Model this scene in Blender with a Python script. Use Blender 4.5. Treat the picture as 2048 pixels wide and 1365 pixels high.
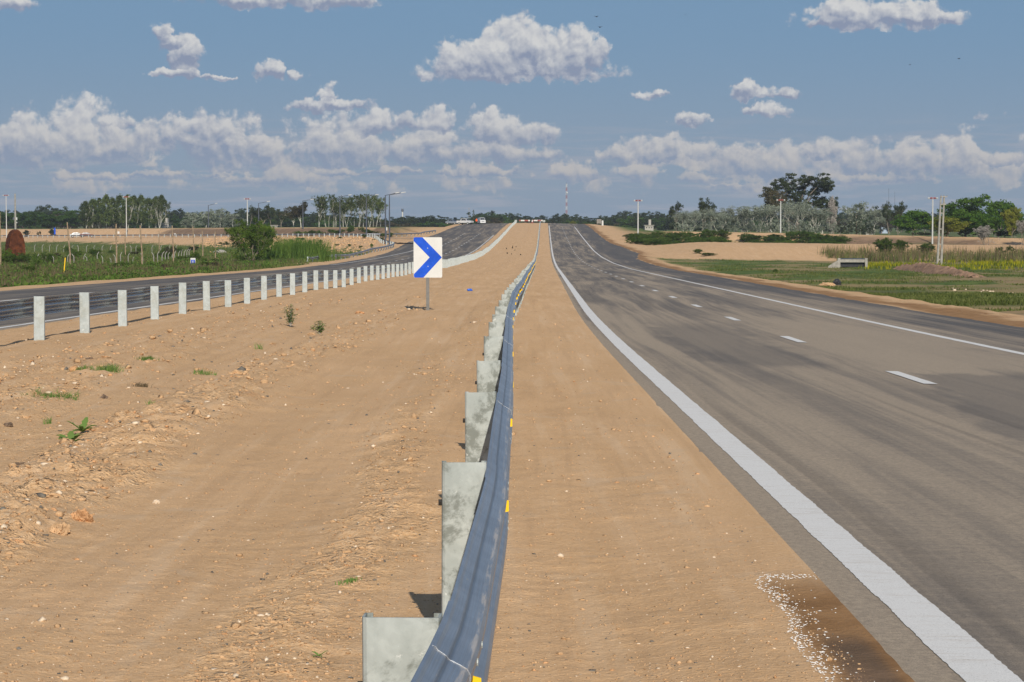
import bpy, bmesh, math, random
import numpy as np
from mathutils import Vector, Matrix

for o in list(bpy.data.objects): bpy.data.objects.remove(o)
R_ = math.radians
random.seed(7); rng = np.random.default_rng(7)
scene = bpy.context.scene
COL = scene.collection

# ------------------------------------------------------------------ camera
EYE = 1.6; FPX = 4250.0; HORIZON = 445.0
PITCH = math.atan((682.5-HORIZON)/FPX)
cam_d = bpy.data.cameras.new("camera"); cam = bpy.data.objects.new("camera", cam_d); COL.objects.link(cam)
cam.location = (0, 0, EYE); cam.rotation_euler = (math.pi/2-PITCH, 0, 0)
cam_d.sensor_width = 36; cam_d.lens = 36*FPX/2048; cam_d.clip_start = .1; cam_d.clip_end = 30000
scene.camera = cam

# ------------------------------------------------------------------ light
SUN_EL = 31.0; SUN_AZ = 171.0            # azimuth clockwise from +Y
sd = bpy.data.lights.new("sun", 'SUN'); sd.energy = 4.5; sd.angle = R_(.5); sd.color = (1, .93, .82)
sun = bpy.data.objects.new("sun", sd); COL.objects.link(sun)
sv = Vector((math.sin(R_(SUN_AZ))*math.cos(R_(SUN_EL)), math.cos(R_(SUN_AZ))*math.cos(R_(SUN_EL)), math.sin(R_(SUN_EL))))
sun.rotation_euler = sv.to_track_quat('Z', 'Y').to_euler()
scene.view_settings.view_transform = 'Standard'; scene.view_settings.look = 'None'
scene.view_settings.gamma = 1; scene.view_settings.exposure = 0.17
scene.render.resolution_x = 1024; scene.render.resolution_y = 682

# node helper -------------------------------------------------------
class NT:
    def __init__(s, tree): s.t = tree; s.n = tree.nodes; s.l = tree.links
    def new(s, typ, **kw):
        n = s.n.new(typ)
        for k, v in kw.items(): setattr(n, k, v)
        return n
    def put(s, sock, v):
        if isinstance(v, bpy.types.NodeSocket): s.l.new(v, sock)
        elif v is not None:
            try: sock.default_value = v
            except Exception: sock.default_value = (*v, 1) if len(v) == 3 else v
    def m(s, op, a, b=None, c=None, clamp=False):
        n = s.new('ShaderNodeMath', operation=op, use_clamp=clamp)
        s.put(n.inputs[0], a); s.put(n.inputs[1], b); s.put(n.inputs[2], c); return n.outputs[0]
    def mix(s, f, a, b, blend='MIX'):
        n = s.new('ShaderNodeMix', data_type='RGBA', blend_type=blend)
        s.put(n.inputs[0], f)
        for k, v in ((6, a), (7, b)):
            if not isinstance(v, bpy.types.NodeSocket) and len(v) == 3: v = (*v, 1)
            s.put(n.inputs[k], v)
        return n.outputs[2]
    def ramp(s, f, lo, hi, a=0., b=1., smooth=True):
        n = s.new('ShaderNodeMapRange', interpolation_type='SMOOTHSTEP' if smooth else 'LINEAR', clamp=True)
        for k, v in enumerate((f, lo, hi, a, b)): s.put(n.inputs[k], v)
        return n.outputs[0]
    def noise(s, vec, scale, detail=4, rough=.55, dist=0., dim='3D'):
        n = s.new('ShaderNodeTexNoise', noise_dimensions=dim)
        if vec is not None: s.put(n.inputs['Vector'], vec)
        n.inputs['Scale'].default_value = scale; n.inputs['Detail'].default_value = detail
        n.inputs['Roughness'].default_value = rough; n.inputs['Distortion'].default_value = dist
        return n.outputs[0]
    def voro(s, vec, scale, feature='F1', **kw):
        n = s.new('ShaderNodeTexVoronoi', feature=feature)
        s.put(n.inputs['Vector'], vec); n.inputs['Scale'].default_value = scale
        for k, v in kw.items(): n.inputs[k].default_value = v
        return n
    def comb(s, x, y, z=0.):
        n = s.new('ShaderNodeCombineXYZ')
        for k, v in enumerate((x, y, z)): s.put(n.inputs[k], v)
        return n.outputs[0]

# ------------------------------------------------------------------ world: sky and clouds
world = bpy.data.worlds.new("World"); scene.world = world; world.use_nodes = True; world.cycles.sampling_method = 'NONE'
W = NT(world.node_tree); W.n.clear()
sky = W.new('ShaderNodeTexSky', sky_type='NISHITA'); sky.sun_disc = False
sky.sun_elevation = R_(SUN_EL); sky.sun_rotation = R_(SUN_AZ); sky.air_density = 1.0; sky.dust_density = .8; sky.ozone_density = 1.2
tc = W.new('ShaderNodeTexCoord'); sep = W.new('ShaderNodeSeparateXYZ'); W.l.new(tc.outputs['Generated'], sep.inputs[0])
az = W.m('ARCTAN2', sep.outputs[0], sep.outputs[1]); el = W.m('ARCSINE', sep.outputs[2])
U0 = W.m('MULTIPLY', az, FPX); V0 = W.m('MULTIPLY', el, FPX)
# turbulence that makes the outlines puffy
vec0 = W.comb(U0, V0)
wn = W.new('ShaderNodeTexNoise', noise_dimensions='2D'); W.l.new(vec0, wn.inputs['Vector'])
wn.inputs['Scale'].default_value = 1/48; wn.inputs['Detail'].default_value = 6; wn.inputs['Roughness'].default_value = .62
ws = W.new('ShaderNodeSeparateColor'); W.l.new(wn.outputs['Color'], ws.inputs[0])
U = W.m('ADD', U0, W.m('MULTIPLY', W.m('SUBTRACT', ws.outputs[0], .5), 74.))
V = W.m('ADD', V0, W.m('MULTIPLY', W.m('SUBTRACT', ws.outputs[1], .5), 44.))
# node group: one cumulus lobe; accumulates max field and weighted relative height
g = bpy.data.node_groups.new('cloud_lobe', 'ShaderNodeTree')
for nm in ('U', 'V', 'cu', 'cv', 'ia', 'iu', 'id', 'F', 'A', 'H'): g.interface.new_socket(nm, in_out='INPUT', socket_type='NodeSocketFloat')
for nm in ('F', 'A', 'H'): g.interface.new_socket(nm, in_out='OUTPUT', socket_type='NodeSocketFloat')
G = NT(g); gi = G.new('NodeGroupInput').outputs; go = G.new('NodeGroupOutput')
du = G.m('MULTIPLY', G.m('SUBTRACT', gi[0], gi[2]), gi[4]); dv0 = G.m('SUBTRACT', gi[1], gi[3])
up = G.m('MULTIPLY', G.m('MAXIMUM', dv0, 0.), gi[5]); dn = G.m('MULTIPLY', G.m('MINIMUM', dv0, 0.), gi[6])
dv = G.m('ADD', up, dn)
f_ = G.m('SUBTRACT', 1., G.m('ADD', G.m('MULTIPLY', du, du), G.m('MULTIPLY', dv, dv)))
fp = G.m('MAXIMUM', f_, 0.)
G.put(go.inputs[0], G.m('MAXIMUM', gi[7], f_)); G.put(go.inputs[1], G.m('ADD', gi[8], fp))
G.put(go.inputs[2], G.m('MULTIPLY_ADD', fp, dv, gi[9]))
LOBES = [  # px, py, half width, up, down
 (1030,148,185,60,16),(1015,100,75,66,45),(1140,105,62,60,45),(925,125,62,42,26),(1190,112,32,32,28),(1060,90,60,35,30),
 (560,0,190,14,16),(650,-5,100,14,22),(15,5,48,22,18),
 (1750,40,130,36,20),(1850,38,75,18,12),(1690,25,55,32,26),(1640,45,30,12,10),
 (370,112,34,36,34),(355,150,48,11,8),(325,66,24,20,16),(345,85,22,16,16),(430,155,30,6,5),
 (536,148,30,26,14),(596,152,18,12,8),(1520,190,62,18,10),(1492,180,24,20,14),(1562,190,34,14,8),(1545,224,40,17,9),
 (1300,190,34,12,7),(1375,244,34,20,8),(665,212,90,16,10),(660,190,22,28,16),
 (170,300,125,95,34),(60,300,85,62,40),(20,290,60,46,30),(240,246,40,22,10),(330,278,56,40,28),(445,285,78,62,52),(415,255,52,34,30),
 (515,310,55,40,26),(665,300,95,66,36),(680,246,46,26,20),(748,252,54,36,18),(815,245,32,22,20),(870,250,42,36,16),(855,300,95,42,30),
 (990,262,66,42,26),(1055,275,75,34,18),(1020,310,100,24,18),(1265,312,78,34,16),(1340,298,18,34,22),(1405,306,44,20,12),
 (1480,325,76,42,26),(1565,335,60,34,26),(1640,308,46,20,12),(1720,318,66,36,30),(1822,325,56,50,34),(1900,330,56,34,20),(2000,318,50,22,12),
 (1150,348,46,26,18),(1285,354,42,30,16),(1400,356,60,14,10),(760,345,150,10,8),(250,352,170,9,8),(560,362,100,14,10),(980,345,100,12,8),(1750,360,150,12,9),(1520,375,120,8,8)]
def az_px(px, py):
    a = (px-1024)/FPX; b = -(py-682.5)/FPX
    d = Vector((a, math.cos(PITCH)+b*math.sin(PITCH), -math.sin(PITCH)+b*math.cos(PITCH))).normalized()
    return math.atan2(d.x, d.y)*FPX, math.asin(d.z)*FPX
Fs, As, Hs = -3., 1e-4, 0.
for (x, y, a, bu, bd) in LOBES:
    a *= 1.12; bu *= 1.15; bd *= 1.15
    n = W.new('ShaderNodeGroup'); n.node_tree = g; cu, cv = az_px(x, y)
    for k, v in enumerate((U, V, cu, cv, 1/a, 1/bu, 1/bd, Fs, As, Hs)): W.put(n.inputs[k], v)
    Fs, As, Hs = n.outputs
bn = W.noise(W.comb(W.m('MULTIPLY', U0, 1/230), W.m('MULTIPLY', V0, 1/75)), 1., 3, .5, .2, '2D')
q_ = W.m('MULTIPLY', W.m('SUBTRACT', V0, 128.), 1/75)
band = W.m('SUBTRACT', W.m('MULTIPLY', W.m('SUBTRACT', bn, .40), 4.2), W.m('MULTIPLY', q_, q_))
Fs = W.m('MAXIMUM', Fs, W.m('MINIMUM', band, .7))
rel = W.m('DIVIDE', W.m('ADD', Hs, W.m('MULTIPLY', W.m('MAXIMUM', band, 0.), .12)), W.m('ADD', As, W.m('MULTIPLY', W.m('MAXIMUM', band, 0.), .5)))
def puff(off):
    v = W.comb(W.m('ADD', U0, off[0]), W.m('ADD', V0, off[1]))
    a = W.noise(v, 1/62, 9, .60, .15, '2D')
    vo = W.voro(v, 1/30, 'SMOOTH_F1', Smoothness=.6, Detail=2.5, Roughness=.55)
    vo.voronoi_dimensions = '2D'
    return W.m('ADD', W.m('MULTIPLY', a, 1.7), W.m('MULTIPLY', vo.outputs['Distance'], -.30))
p0 = puff((0, 0)); p1 = puff((6, 11))
dens = W.m('ADD', Fs, W.m('MULTIPLY', W.m('SUBTRACT', p0, .66), 1.5))
mask = W.ramp(dens, -.12, .50)
mask_soft = W.m('MULTIPLY', mask, W.ramp(V0, 20., 120., .45, 1.))
relief = W.m('SUBTRACT', p0, p1)
light = W.m('ADD', W.m('MULTIPLY', relief, 1.15), W.ramp(rel, -.35, .42, .06, .80), clamp=True)
cl_hi = W.mix(W.ramp(V0, 60., 260.), (.45, .425, .41), (.62, .61, .595))
cl_lo = W.mix(W.ramp(V0, 60., 260.), (.215, .27, .37), (.225, .26, .36))
ccol = W.mix(light, cl_lo, cl_hi)
# faint low strata close to the horizon, all round
sv_ = W.comb(W.m('MULTIPLY', U0, 1/190), W.m('MULTIPLY', V0, 1/16))
st = W.ramp(W.noise(sv_, 1.0, 5, .6, .3, '2D'), .44, .72)
st = W.m('MULTIPLY', st, W.m('MULTIPLY', W.ramp(V0, 4., 30.), W.ramp(V0, 230., 120.)))
skyc = W.mix(1., sky.outputs[0], (.92, 1., 1.04), 'MULTIPLY')
SKY_S = .082
haze_h = W.ramp(V0, 300., 0., 0., .62, smooth=False)
blue_lo = (.205, .275, .36)
base = W.mix(1., skyc, (SKY_S,)*3, 'MULTIPLY')
tint = W.mix(W.ramp(V0, 0., 430.), (.205, .272, .37), (.138, .246, .39))
base = W.mix(W.m('MULTIPLY', W.ramp(V0, 1700., 600.), .93), base, tint)   # dull humid air of the lower sky
c1 = W.mix(W.m('MULTIPLY', st, .62), base, (.33, .345, .40))
c2 = W.mix(W.m('MULTIPLY', mask_soft, .9), c1, ccol)
bg = W.new('ShaderNodeBackground'); W.l.new(c2, bg.inputs[0]); bg.inputs[1].default_value = 1.0
wo = W.new('ShaderNodeOutputWorld'); W.l.new(bg.outputs[0], wo.inputs[0])

# ------------------------------------------------------------------ numpy noise
def hash2(ix, iy, seed):
    h = (ix.astype(np.int64)*374761393 + iy.astype(np.int64)*668265263 + seed*1442695041) & 0xffffffff
    h = ((h ^ (h >> 13))*1274126177) & 0xffffffff
    return ((h ^ (h >> 16)) & 0xffff)/65535.
def vnoise(x, y, seed=0):
    x = np.asarray(x, float); y = np.asarray(y, float)
    ix, iy = np.floor(x), np.floor(y); fx, fy = x-ix, y-iy
    fx = fx*fx*(3-2*fx); fy = fy*fy*(3-2*fy)
    a = hash2(ix, iy, seed); b = hash2(ix+1, iy, seed); c = hash2(ix, iy+1, seed); d = hash2(ix+1, iy+1, seed)
    return (a*(1-fx)+b*fx)*(1-fy)+(c*(1-fx)+d*fx)*fy
def fbm(x, y, seed=0, o=3):
    s = 0; a = .5; w = 0
    for k in range(o):
        s = s+a*vnoise(x*2**k+17*k, y*2**k-9*k, seed+k); w += a; a *= .5
    return s/w
def sst(x, a, b):
    t = np.clip((np.asarray(x, float)-a)/(b-a), 0, 1); return t*t*(3-2*t)

# ------------------------------------------------------------------ alignment: heights relative to the eye, reference line
_d = np.arange(-60, 4000, 1.)
_p = np.interp(_d, [-60, 0, 100, 200, 250, 300, 350, 425, 514, 560, 600, 650, 700, 760, 900, 1200, 4000],
               [-1.2, -1.6, -2.9, -4.2, -4.62, -4.75, -4.5, -3.5, -2.1, -1.35, -.8, -.32, -.25, -.7, -3., -5, -5])
def _smooth(a, w):
    k = np.hanning(w+2)[1:-1]; k /= k.sum(); p = np.pad(a, w//2, mode='reflect', reflect_type='odd'); return np.convolve(p, k, 'valid')[:len(a)]
_p = _smooth(_p, 41)
_r = np.cumsum(np.interp(_d, [-60, 30, 62, 4000], [.001, .001, .0155, .0155])); _r = _r-np.interp(0, _d, _r)+1.78
prof = lambda d: np.interp(d, _d, _p)+EYE
Rl = lambda d: np.interp(d, _d, _r)
RAILT = lambda d: np.interp(d, [-10, 0, 3, 4.15, 5, 8.4, 15, 30, 60, 90, 180, 250, 375, 650], [-2.6, -2.3, -2.0, -1.9, -1.86, -1.81, -1.79, -1.8, -1.7, -1.78, -1.87, -2.1, -2.2, -2.4])
ER = lambda d: 10.2+np.interp(d, [0, 80, 150, 290, 335, 375, 410, 500, 4000], [0, 0, .6, 1.1, 3.4, 2.6, 1.1, .8, .8])      # right road outer edge
EL = lambda d: np.interp(d, [0, 250, 330, 380, 420, 440, 500, 4000], [-26, -26, -26, -27, -28, -27, -26, -26])
# slip road (left): near edge line as depth over X
_ax = [-1200, -300, -157, -135, -97, -64, -49, -34.7, -27, -22, 0]; _ad = [1000, 760, 650, 620, 570, 520, 490, 455, 425, 404, 380]
_az = [-5, -5, -4.7, -4.5, -4.0, -3.67, -3.35, -3.15, -3.1, -3.1, -3.1]
slipd = lambda X: np.interp(X, _ax, _ad); slipz = lambda X: np.interp(X, _ax, _az)
ridge = lambda X: np.interp(X, [0, 20, 60, 100, 200, 1500], [352, 350, 332, 312, 280, 200])

def road_z(t, d):
    return prof(d)-.025*np.clip(t, 0, 14)-.02*np.clip(-12.1-t, 0, 16)
def height(X, d, detail=True):
    X = np.asarray(X, float); d = np.asarray(d, float)
    t = X-Rl(d); rz = road_z(t, d)
    # verge and side slopes
    n1 = fbm(X/9, d/9, 3)-.5; n2 = fbm(X/2.3, d/2.3, 5)-.5
    er, elft = ER(d), EL(d)
    right = rz-np.clip(t-er-2.5, 0, 200)*np.interp(d, [0, 240, 320, 600], [.33, .33, .09, .09])
    left = rz-np.clip(elft-2.6-t, 0, 300)*.30
    lowr = np.interp(d, [-60, 0, 50, 100, 150, 280, 600, 4000], [-2.4, -2.6, -3.1, -4.0, -4.6, -5.4, -5.0, -5])+EYE+n1*.5
    s = d-ridge(X)
    e1 = lowr+(np.interp(X, [0, 15, 60, 120, 300], [-3.1, -3.35, -3.75, -4.0, -4.3])+EYE-lowr)*sst(s, -42, -2)*(1-sst(s, 34, 56)*.85)
    s2 = d-ridge(X)-92
    zb2 = np.interp(X, [0, 20, 60, 110, 160], [-1.6, -1.8, -2.35, -3.4, -4.1])+EYE
    e2 = e1+(zb2-e1)*sst(s2, -12, 8)
    e2 = e2+n2*.22*sst(s2, -14, 0)
    e2 = e2-(sst(s2, 20, 300)*1.2)
    # ditch and bank on the right near the culvert
    low_r = e2
    lowl = np.interp(d, [-60, 0, 100, 250, 400, 4000], [-2.6, -2.8, -4.3, -5.3, -5.7, -5.7])+EYE+n1*.5
    sl = d-slipd(X); zs = slipz(X)+EYE
    l1 = lowl+(zs-lowl)*sst(sl, -46, -1.5)
    l1 = l1+n2*.5*sst(sl, -44, -20)*(1-sst(sl, -8, -2))
    zbank = np.interp(X, [-300, -150, -110, -60, -20, 0], [-2.6, -2.3, -1.9, -1.45, -1.2, -1.2])+EYE
    bs = np.where(X < -33, slipd(X)+10.5, np.interp(X, [-33, -29, -25.5, -22, -19, -17, -10], [462, 452, 464, 478, 500, 560, 900]))
    sb = d-bs
    l2 = l1+(zbank-l1)*sst(sb, 0, 20)
    l2 = l2+n2*.25*sst(sb, 4, 18)-sst(sl, 60, 600)*1.5
    # right-of-way: whichever is higher
    z = np.where(t > 0, np.maximum(right, low_r), np.maximum(left, l2))
    blend = np.where(t > 0, sst(t, er+2.5, er+15), sst(-t, -elft+2.6, -elft+9)); z = rz+(z-rz)*np.where(z > rz, blend, 1.)
    inroad = (t > elft-2.6) & (t < er+2.5)
    z = np.where(inroad, rz, z)
    far = sst(d, 1000, 1600); z = z*(1-far)+(-4.5+EYE)*far*1.0
    # beds under the asphalt
    j = (fbm(X*1.7, d*.5, 11)-.5)*.5; j2 = (fbm(X*5, d*2.2, 12)-.5)*.04
    bed = sst(t, -.30+j2, -.25+j2)*(1-sst(t, er-.1+j, er+.15+j)) + sst(-t, 12.02+j, 12.3+j)*(1-sst(-t, -elft-.2+j, -elft+.2+j))
    bed = bed*(d < 900)
    slip = sst(sl, .9, 1.4)*(1-sst(sl, 8.9, 9.4))*(X < -16)*(t < elft)
    z = z-.09*np.clip(bed+slip, 0, 1)+.010*(1-np.clip(bed, 0, 1))
    med = sst(-t, .5, 1.5)*(1-sst(-t, 11, 12))
    z = z+med*((fbm(t*.8, d*.12, 21)-.5)*.16)
    z = z-.05*sst(-t, 2.6, 3.4)*(1-sst(-t, 4.1, 4.6))*(d < 250)           # wheel track in the median
    z = z-.05*sst(-t, 5.3, 5.6)*(1-sst(-t, 6.3, 6.7))*(d < 250)
    if detail:
        nb = np.clip(1-bed-slip, 0, 1)*np.where(t > -1.2, sst(-t, .28, .9)*.8+.05, 1.)
        nb = np.where(t > 5, np.clip(1-bed, 0, 1), nb)
        rough = rough_mask(t, d)
        lump = np.clip(fbm(X*3.2, d*3.2, 31)-.47, 0, 1)*2.2
        fine = fbm(X*9, d*9, 33)-.5; crum = np.clip(vnoise(X*16, d*16, 35)-.5, 0, 1)
        z = z+nb*(rough*(lump*.065+fine*.055+crum*.05)+.014*(fbm(X*2., d*2., 36)-.5)+.005*fine+.003*crum)
    return z
def rough_mask(t, d):
    w = (fbm(t*.7, d*.16, 41)-.5)*1.0; u = -t+w
    m = sst(u, 4.4, 4.8)*(1-sst(u, 5.3, 5.7))+.85*sst(u, 6.5, 7.0)*(1-sst(u, 8.6, 9.2))+.38*sst(u, 2.35, 2.6)*(1-sst(u, 2.9, 3.2))+.16+.24*sst(u, 4.1, 4.8)
    m = m+.8*(sst(t, 10.6, 11.4))+.8*sst(-t, 26.5, 28)
    return np.clip(m*(.45+1.1*fbm(t*1.1, d*.5, 43)), 0, 1.2)
def zones(X, d):
    t = X-Rl(d); a = fbm(X/5, d/7, 51)-.5; b = fbm(X/1.4, d/1.8, 53)-.5; n = a*.7+b*.6
    sl = d-slipd(X); s = d-ridge(X)
    gl = sst(-t+n*6, 30.5, 32.5)*(1-sst(sl+n*30, -36, -30))
    gl = np.maximum(gl, sst(-t, 30, 40)*sst(sl, 40, 60))
    vr = sst(t+n*4, 13.6, 16.2)
    gr = vr*(1-sst(s+n*10, -44, -38))
    brown = sst(fbm(X/11+3, d/6, 57), .50, .60)
    near = 1-sst(d+n*30, 80, 112)
    gr = gr*(1-.55*brown)*(1-.55*near)
    gr2 = sst(t, 22, 30)*sst(s+n*6, 37, 42)*(1-sst(s2_(X, d)+n*10, -9, -5))
    gr3 = sst(t, 16, 24)*sst(s2_(X, d), 14, 30)
    grass = np.clip(np.maximum(gl, np.maximum(gr, np.maximum(gr2, gr3))), 0, 1)
    soil = np.maximum(sst(sl+n*8, 11, 16)*(1-sst(sl+n*5, 26, 34)*(X < -30))*(sl < 95)*sst(X+n*10, -100, -92)*(1-sst(X+n*14, -30, -20))*(t < -27),
                      sst(s2_(X, d)+n*5, -14, -10)*(1-sst(s2_(X, d)+n*5, 0, 6))*sst(X+n*8, 58, 63)*(1-sst(X+n*8, 88, 98)))
    soil = np.maximum(soil, vr*(1-sst(s, -44, -38))*np.maximum(.5*brown, near*.6))
    wet = sst(t+a*1.2, ER(d)-.2, ER(d)+.25)*(1-sst(t+b*1.8+a*1.5, ER(d)+.9, ER(d)+2.0))*.9
    # spill on the median edge
    sp = sst(t+b*.05, -.60+.02*(d-9)+.12*(vnoise(d*2.3, d*0, 61)-.5), -.50+.02*(d-9)+.12*(vnoise(d*2.3, d*0, 61)-.5))*(1-sst(t, -.26, -.22))*(1-sst(d+b, 9.9, 10.7))*sst(d, 3, 5)
    wet = np.maximum(wet, sp)
    dark = sp*sst(t-b*.05, -.56, -.50)*(1-sst(t, -.38, -.31))*(1-sst(d, 8.4, 8.9))
    soil = np.maximum(soil, dark)
    return grass, soil, wet
def s2_(X, d): return d-ridge(X)-92

# pixel helpers
def ray(px, py):
    a = (px-1024)/FPX; b = -(py-682.5)/FPX
    return np.array((a, math.cos(PITCH)+b*math.sin(PITCH), -math.sin(PITCH)+b*math.cos(PITCH)))
def at(px, py, d):
    r = ray(px, py); return Vector((r[0]/r[1]*d, d, EYE+r[2]/r[1]*d))
_dd = np.concatenate([np.arange(3, 60, .05), np.arange(60, 1500, .5)])
def gnd(px, py):
    r = ray(px, py); X = r[0]/r[1]*_dd; Z = EYE+r[2]/r[1]*_dd
    h = height(X, _dd, False); k = np.argmax(h >= Z) if (h >= Z).any() else len(_dd)-1
    return Vector((X[k], _dd[k], h[k]))
def on(px, d):
    r = ray(px, 460); X = r[0]/r[1]*d; return Vector((X, d, float(height(X, d))))
H = lambda x, y: float(height(x, y))

# ------------------------------------------------------------------ object helpers
def mesh_obj(name, verts, faces, mats, parent=None, smooth=False, fm=None):
    me = bpy.data.meshes.new(name)
    if isinstance(verts, np.ndarray) and isinstance(faces, np.ndarray):
        nv, nf, k = len(verts), len(faces), faces.shape[1]
        me.vertices.add(nv); me.vertices.foreach_set('co', verts.astype(np.float32).ravel())
        me.loops.add(nf*k); me.loops.foreach_set('vertex_index', faces.astype(np.int32).ravel())
        me.polygons.add(nf); me.polygons.foreach_set('loop_start', np.arange(nf, dtype=np.int32)*k)
        me.polygons.foreach_set('loop_total', np.full(nf, k, np.int32))
    else: me.from_pydata([tuple(v) for v in verts], [], [tuple(f) for f in faces])
    for m in (mats if isinstance(mats, (list, tuple)) else [mats]): me.materials.append(m)
    if fm is not None: me.polygons.foreach_set('material_index', np.asarray(fm, np.int32))
    if smooth: me.polygons.foreach_set('use_smooth', np.ones(len(me.polygons), bool))
    me.update(calc_edges=True); me.validate()
    o = bpy.data.objects.new(name, me); COL.objects.link(o)
    if parent: o.parent = parent
    return o
def tag(o, label=None, cat=None, group=None, kind=None):
    if label: o['label'] = label
    if cat: o['category'] = cat
    if group: o['group'] = group
    if kind: o['kind'] = kind
    return o
def empty(name, loc, rz=0, label=None, cat=None, group=None):
    o = bpy.data.objects.new(name, None); COL.objects.link(o); o.location = loc; o.rotation_euler = (0, 0, rz)
    o.empty_display_size = .2
    return tag(o, label, cat, group)
def copy_tree(o, parent=None):
    c = o.copy(); COL.objects.link(c); c.parent = parent
    for ch in [x for x in COL.objects if x.parent == o]: copy_tree(ch, c)
    return c
class MB:
    "collects shapes into one mesh"
    def __init__(s): s.v = []; s.f = []; s.m = []
    def add(s, v, f, m=0):
        b = len(s.v); s.v += [tuple(p) for p in v]; s.f += [tuple(b+i for i in q) for q in f]; s.m += [m]*len(f); return s
    def box(s, c, sz, m=0, rot=None, bev=0., taper=1.):
        x, y, z = sz[0]/2, sz[1]/2, sz[2]/2; b = min(bev, x*.45, y*.45, z*.45)
        M = rot or Matrix(); c = Vector(c)
        if b <= 0:
            v = [(i*x*(taper if k > 0 else 1), j*y*(taper if k > 0 else 1), k*z) for k in (-1, 1) for (i, j) in ((-1, -1), (1, -1), (1, 1), (-1, 1))]
            f = [(3, 2, 1, 0), (4, 5, 6, 7), (0, 1, 5, 4), (1, 2, 6, 5), (2, 3, 7, 6), (3, 0, 4, 7)]
        else:
            bm = bmesh.new(); bmesh.ops.create_cube(bm, size=1.)
            for q in bm.verts:
                tp = taper if q.co.z > 0 else 1
                q.co = Vector((q.co.x*2*x*tp, q.co.y*2*y*tp, q.co.z*2*z))
            bmesh.ops.bevel(bm, geom=bm.edges[:], offset=b, segments=2, affect='EDGES', profile=.6)
            bm.verts.index_update(); v = [tuple(q.co) for q in bm.verts]; f = [tuple(p.index for p in q.verts) for q in bm.faces]; bm.free()
        return s.add([c+(M @ Vector(p)) for p in v], f, m)
    def tube(s, pts, rad, n=8, m=0, cap=True):
        pts = [Vector(p) for p in pts]; rad = rad if isinstance(rad, (list, tuple)) else [rad]*len(pts)
        V = []; F = []
        for i, p in enumerate(pts):
            d = (pts[min(i+1, len(pts)-1)]-pts[max(i-1, 0)]).normalized()
            a = d.orthogonal().normalized() if abs(d.z) < .99 else Vector((1, 0, 0)); a = (a-d*a.dot(d)).normalized(); b = d.cross(a)
            V += [p+(a*math.cos(2*math.pi*k/n)+b*math.sin(2*math.pi*k/n))*rad[i] for k in range(n)]
        for i in range(len(pts)-1):
            F += [(i*n+k, i*n+(k+1) % n, (i+1)*n+(k+1) % n, (i+1)*n+k) for k in range(n)]
        if cap: F += [tuple(range(n))[::-1], tuple((len(pts)-1)*n+k for k in range(n))]
        return s.add(V, F, m)
    def prism(s, poly, axis, lo, hi, m=0):
        "extrude polygon of 2-D points; axis 'x','y' or 'z' is the thickness"
        def P(u, v, w): return {'x': (w, u, v), 'y': (u, w, v), 'z': (u, v, w)}[axis]
        n = len(poly); V = [P(u, v, lo) for u, v in poly]+[P(u, v, hi) for u, v in poly]
        F = [tuple(range(n))[::-1], tuple(range(n, 2*n))]+[(i, (i+1) % n, n+(i+1) % n, n+i) for i in range(n)]
        return s.add(V, F, m)
    def build(s, name, mats, parent=None, smooth=False):
        o = mesh_obj(name, s.v, s.f, mats, parent, smooth, s.m)
        bm = bmesh.new(); bm.from_mesh(o.data); bmesh.ops.recalc_face_normals(bm, faces=bm.faces); bm.to_mesh(o.data); bm.free()
        return o

# ------------------------------------------------------------------ materials
def mat(name):
    m = bpy.data.materials.new(name); m.use_nodes = True; m.node_tree.nodes.clear(); T = NT(m.node_tree)
    p = T.new('ShaderNodeBsdfPrincipled'); o = T.new('ShaderNodeOutputMaterial'); T.l.new(p.outputs[0], o.inputs[0])
    p.inputs['Specular IOR Level'].default_value = .3
    return m, T, p
def plain(name, col, rough=.7, metal=0., var=.15, scale=6., spec=.3, bump=0.):
    m, T, p = mat(name); tc = T.new('ShaderNodeTexCoord')
    n = T.noise(tc.outputs['Object'], scale, 5, .6)
    lo = tuple(c*(1-var) for c in col); hi = tuple(min(1, c*(1+var)) for c in col)
    T.put(p.inputs['Base Color'], T.mix(T.ramp(n, .3, .7), lo, hi))
    T.put(p.inputs['Roughness'], T.ramp(n, .2, .8, rough*.85, min(1, rough*1.1)))
    p.inputs['Metallic'].default_value = metal; p.inputs['Specular IOR Level'].default_value = spec
    if bump:
        b = T.new('ShaderNodeBump'); b.inputs['Strength'].default_value = bump; b.inputs['Distance'].default_value = .02
        T.l.new(T.noise(tc.outputs['Object'], scale*4, 4), b.inputs['Height']); T.l.new(b.outputs[0], p.inputs['Normal'])
    return m
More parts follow.
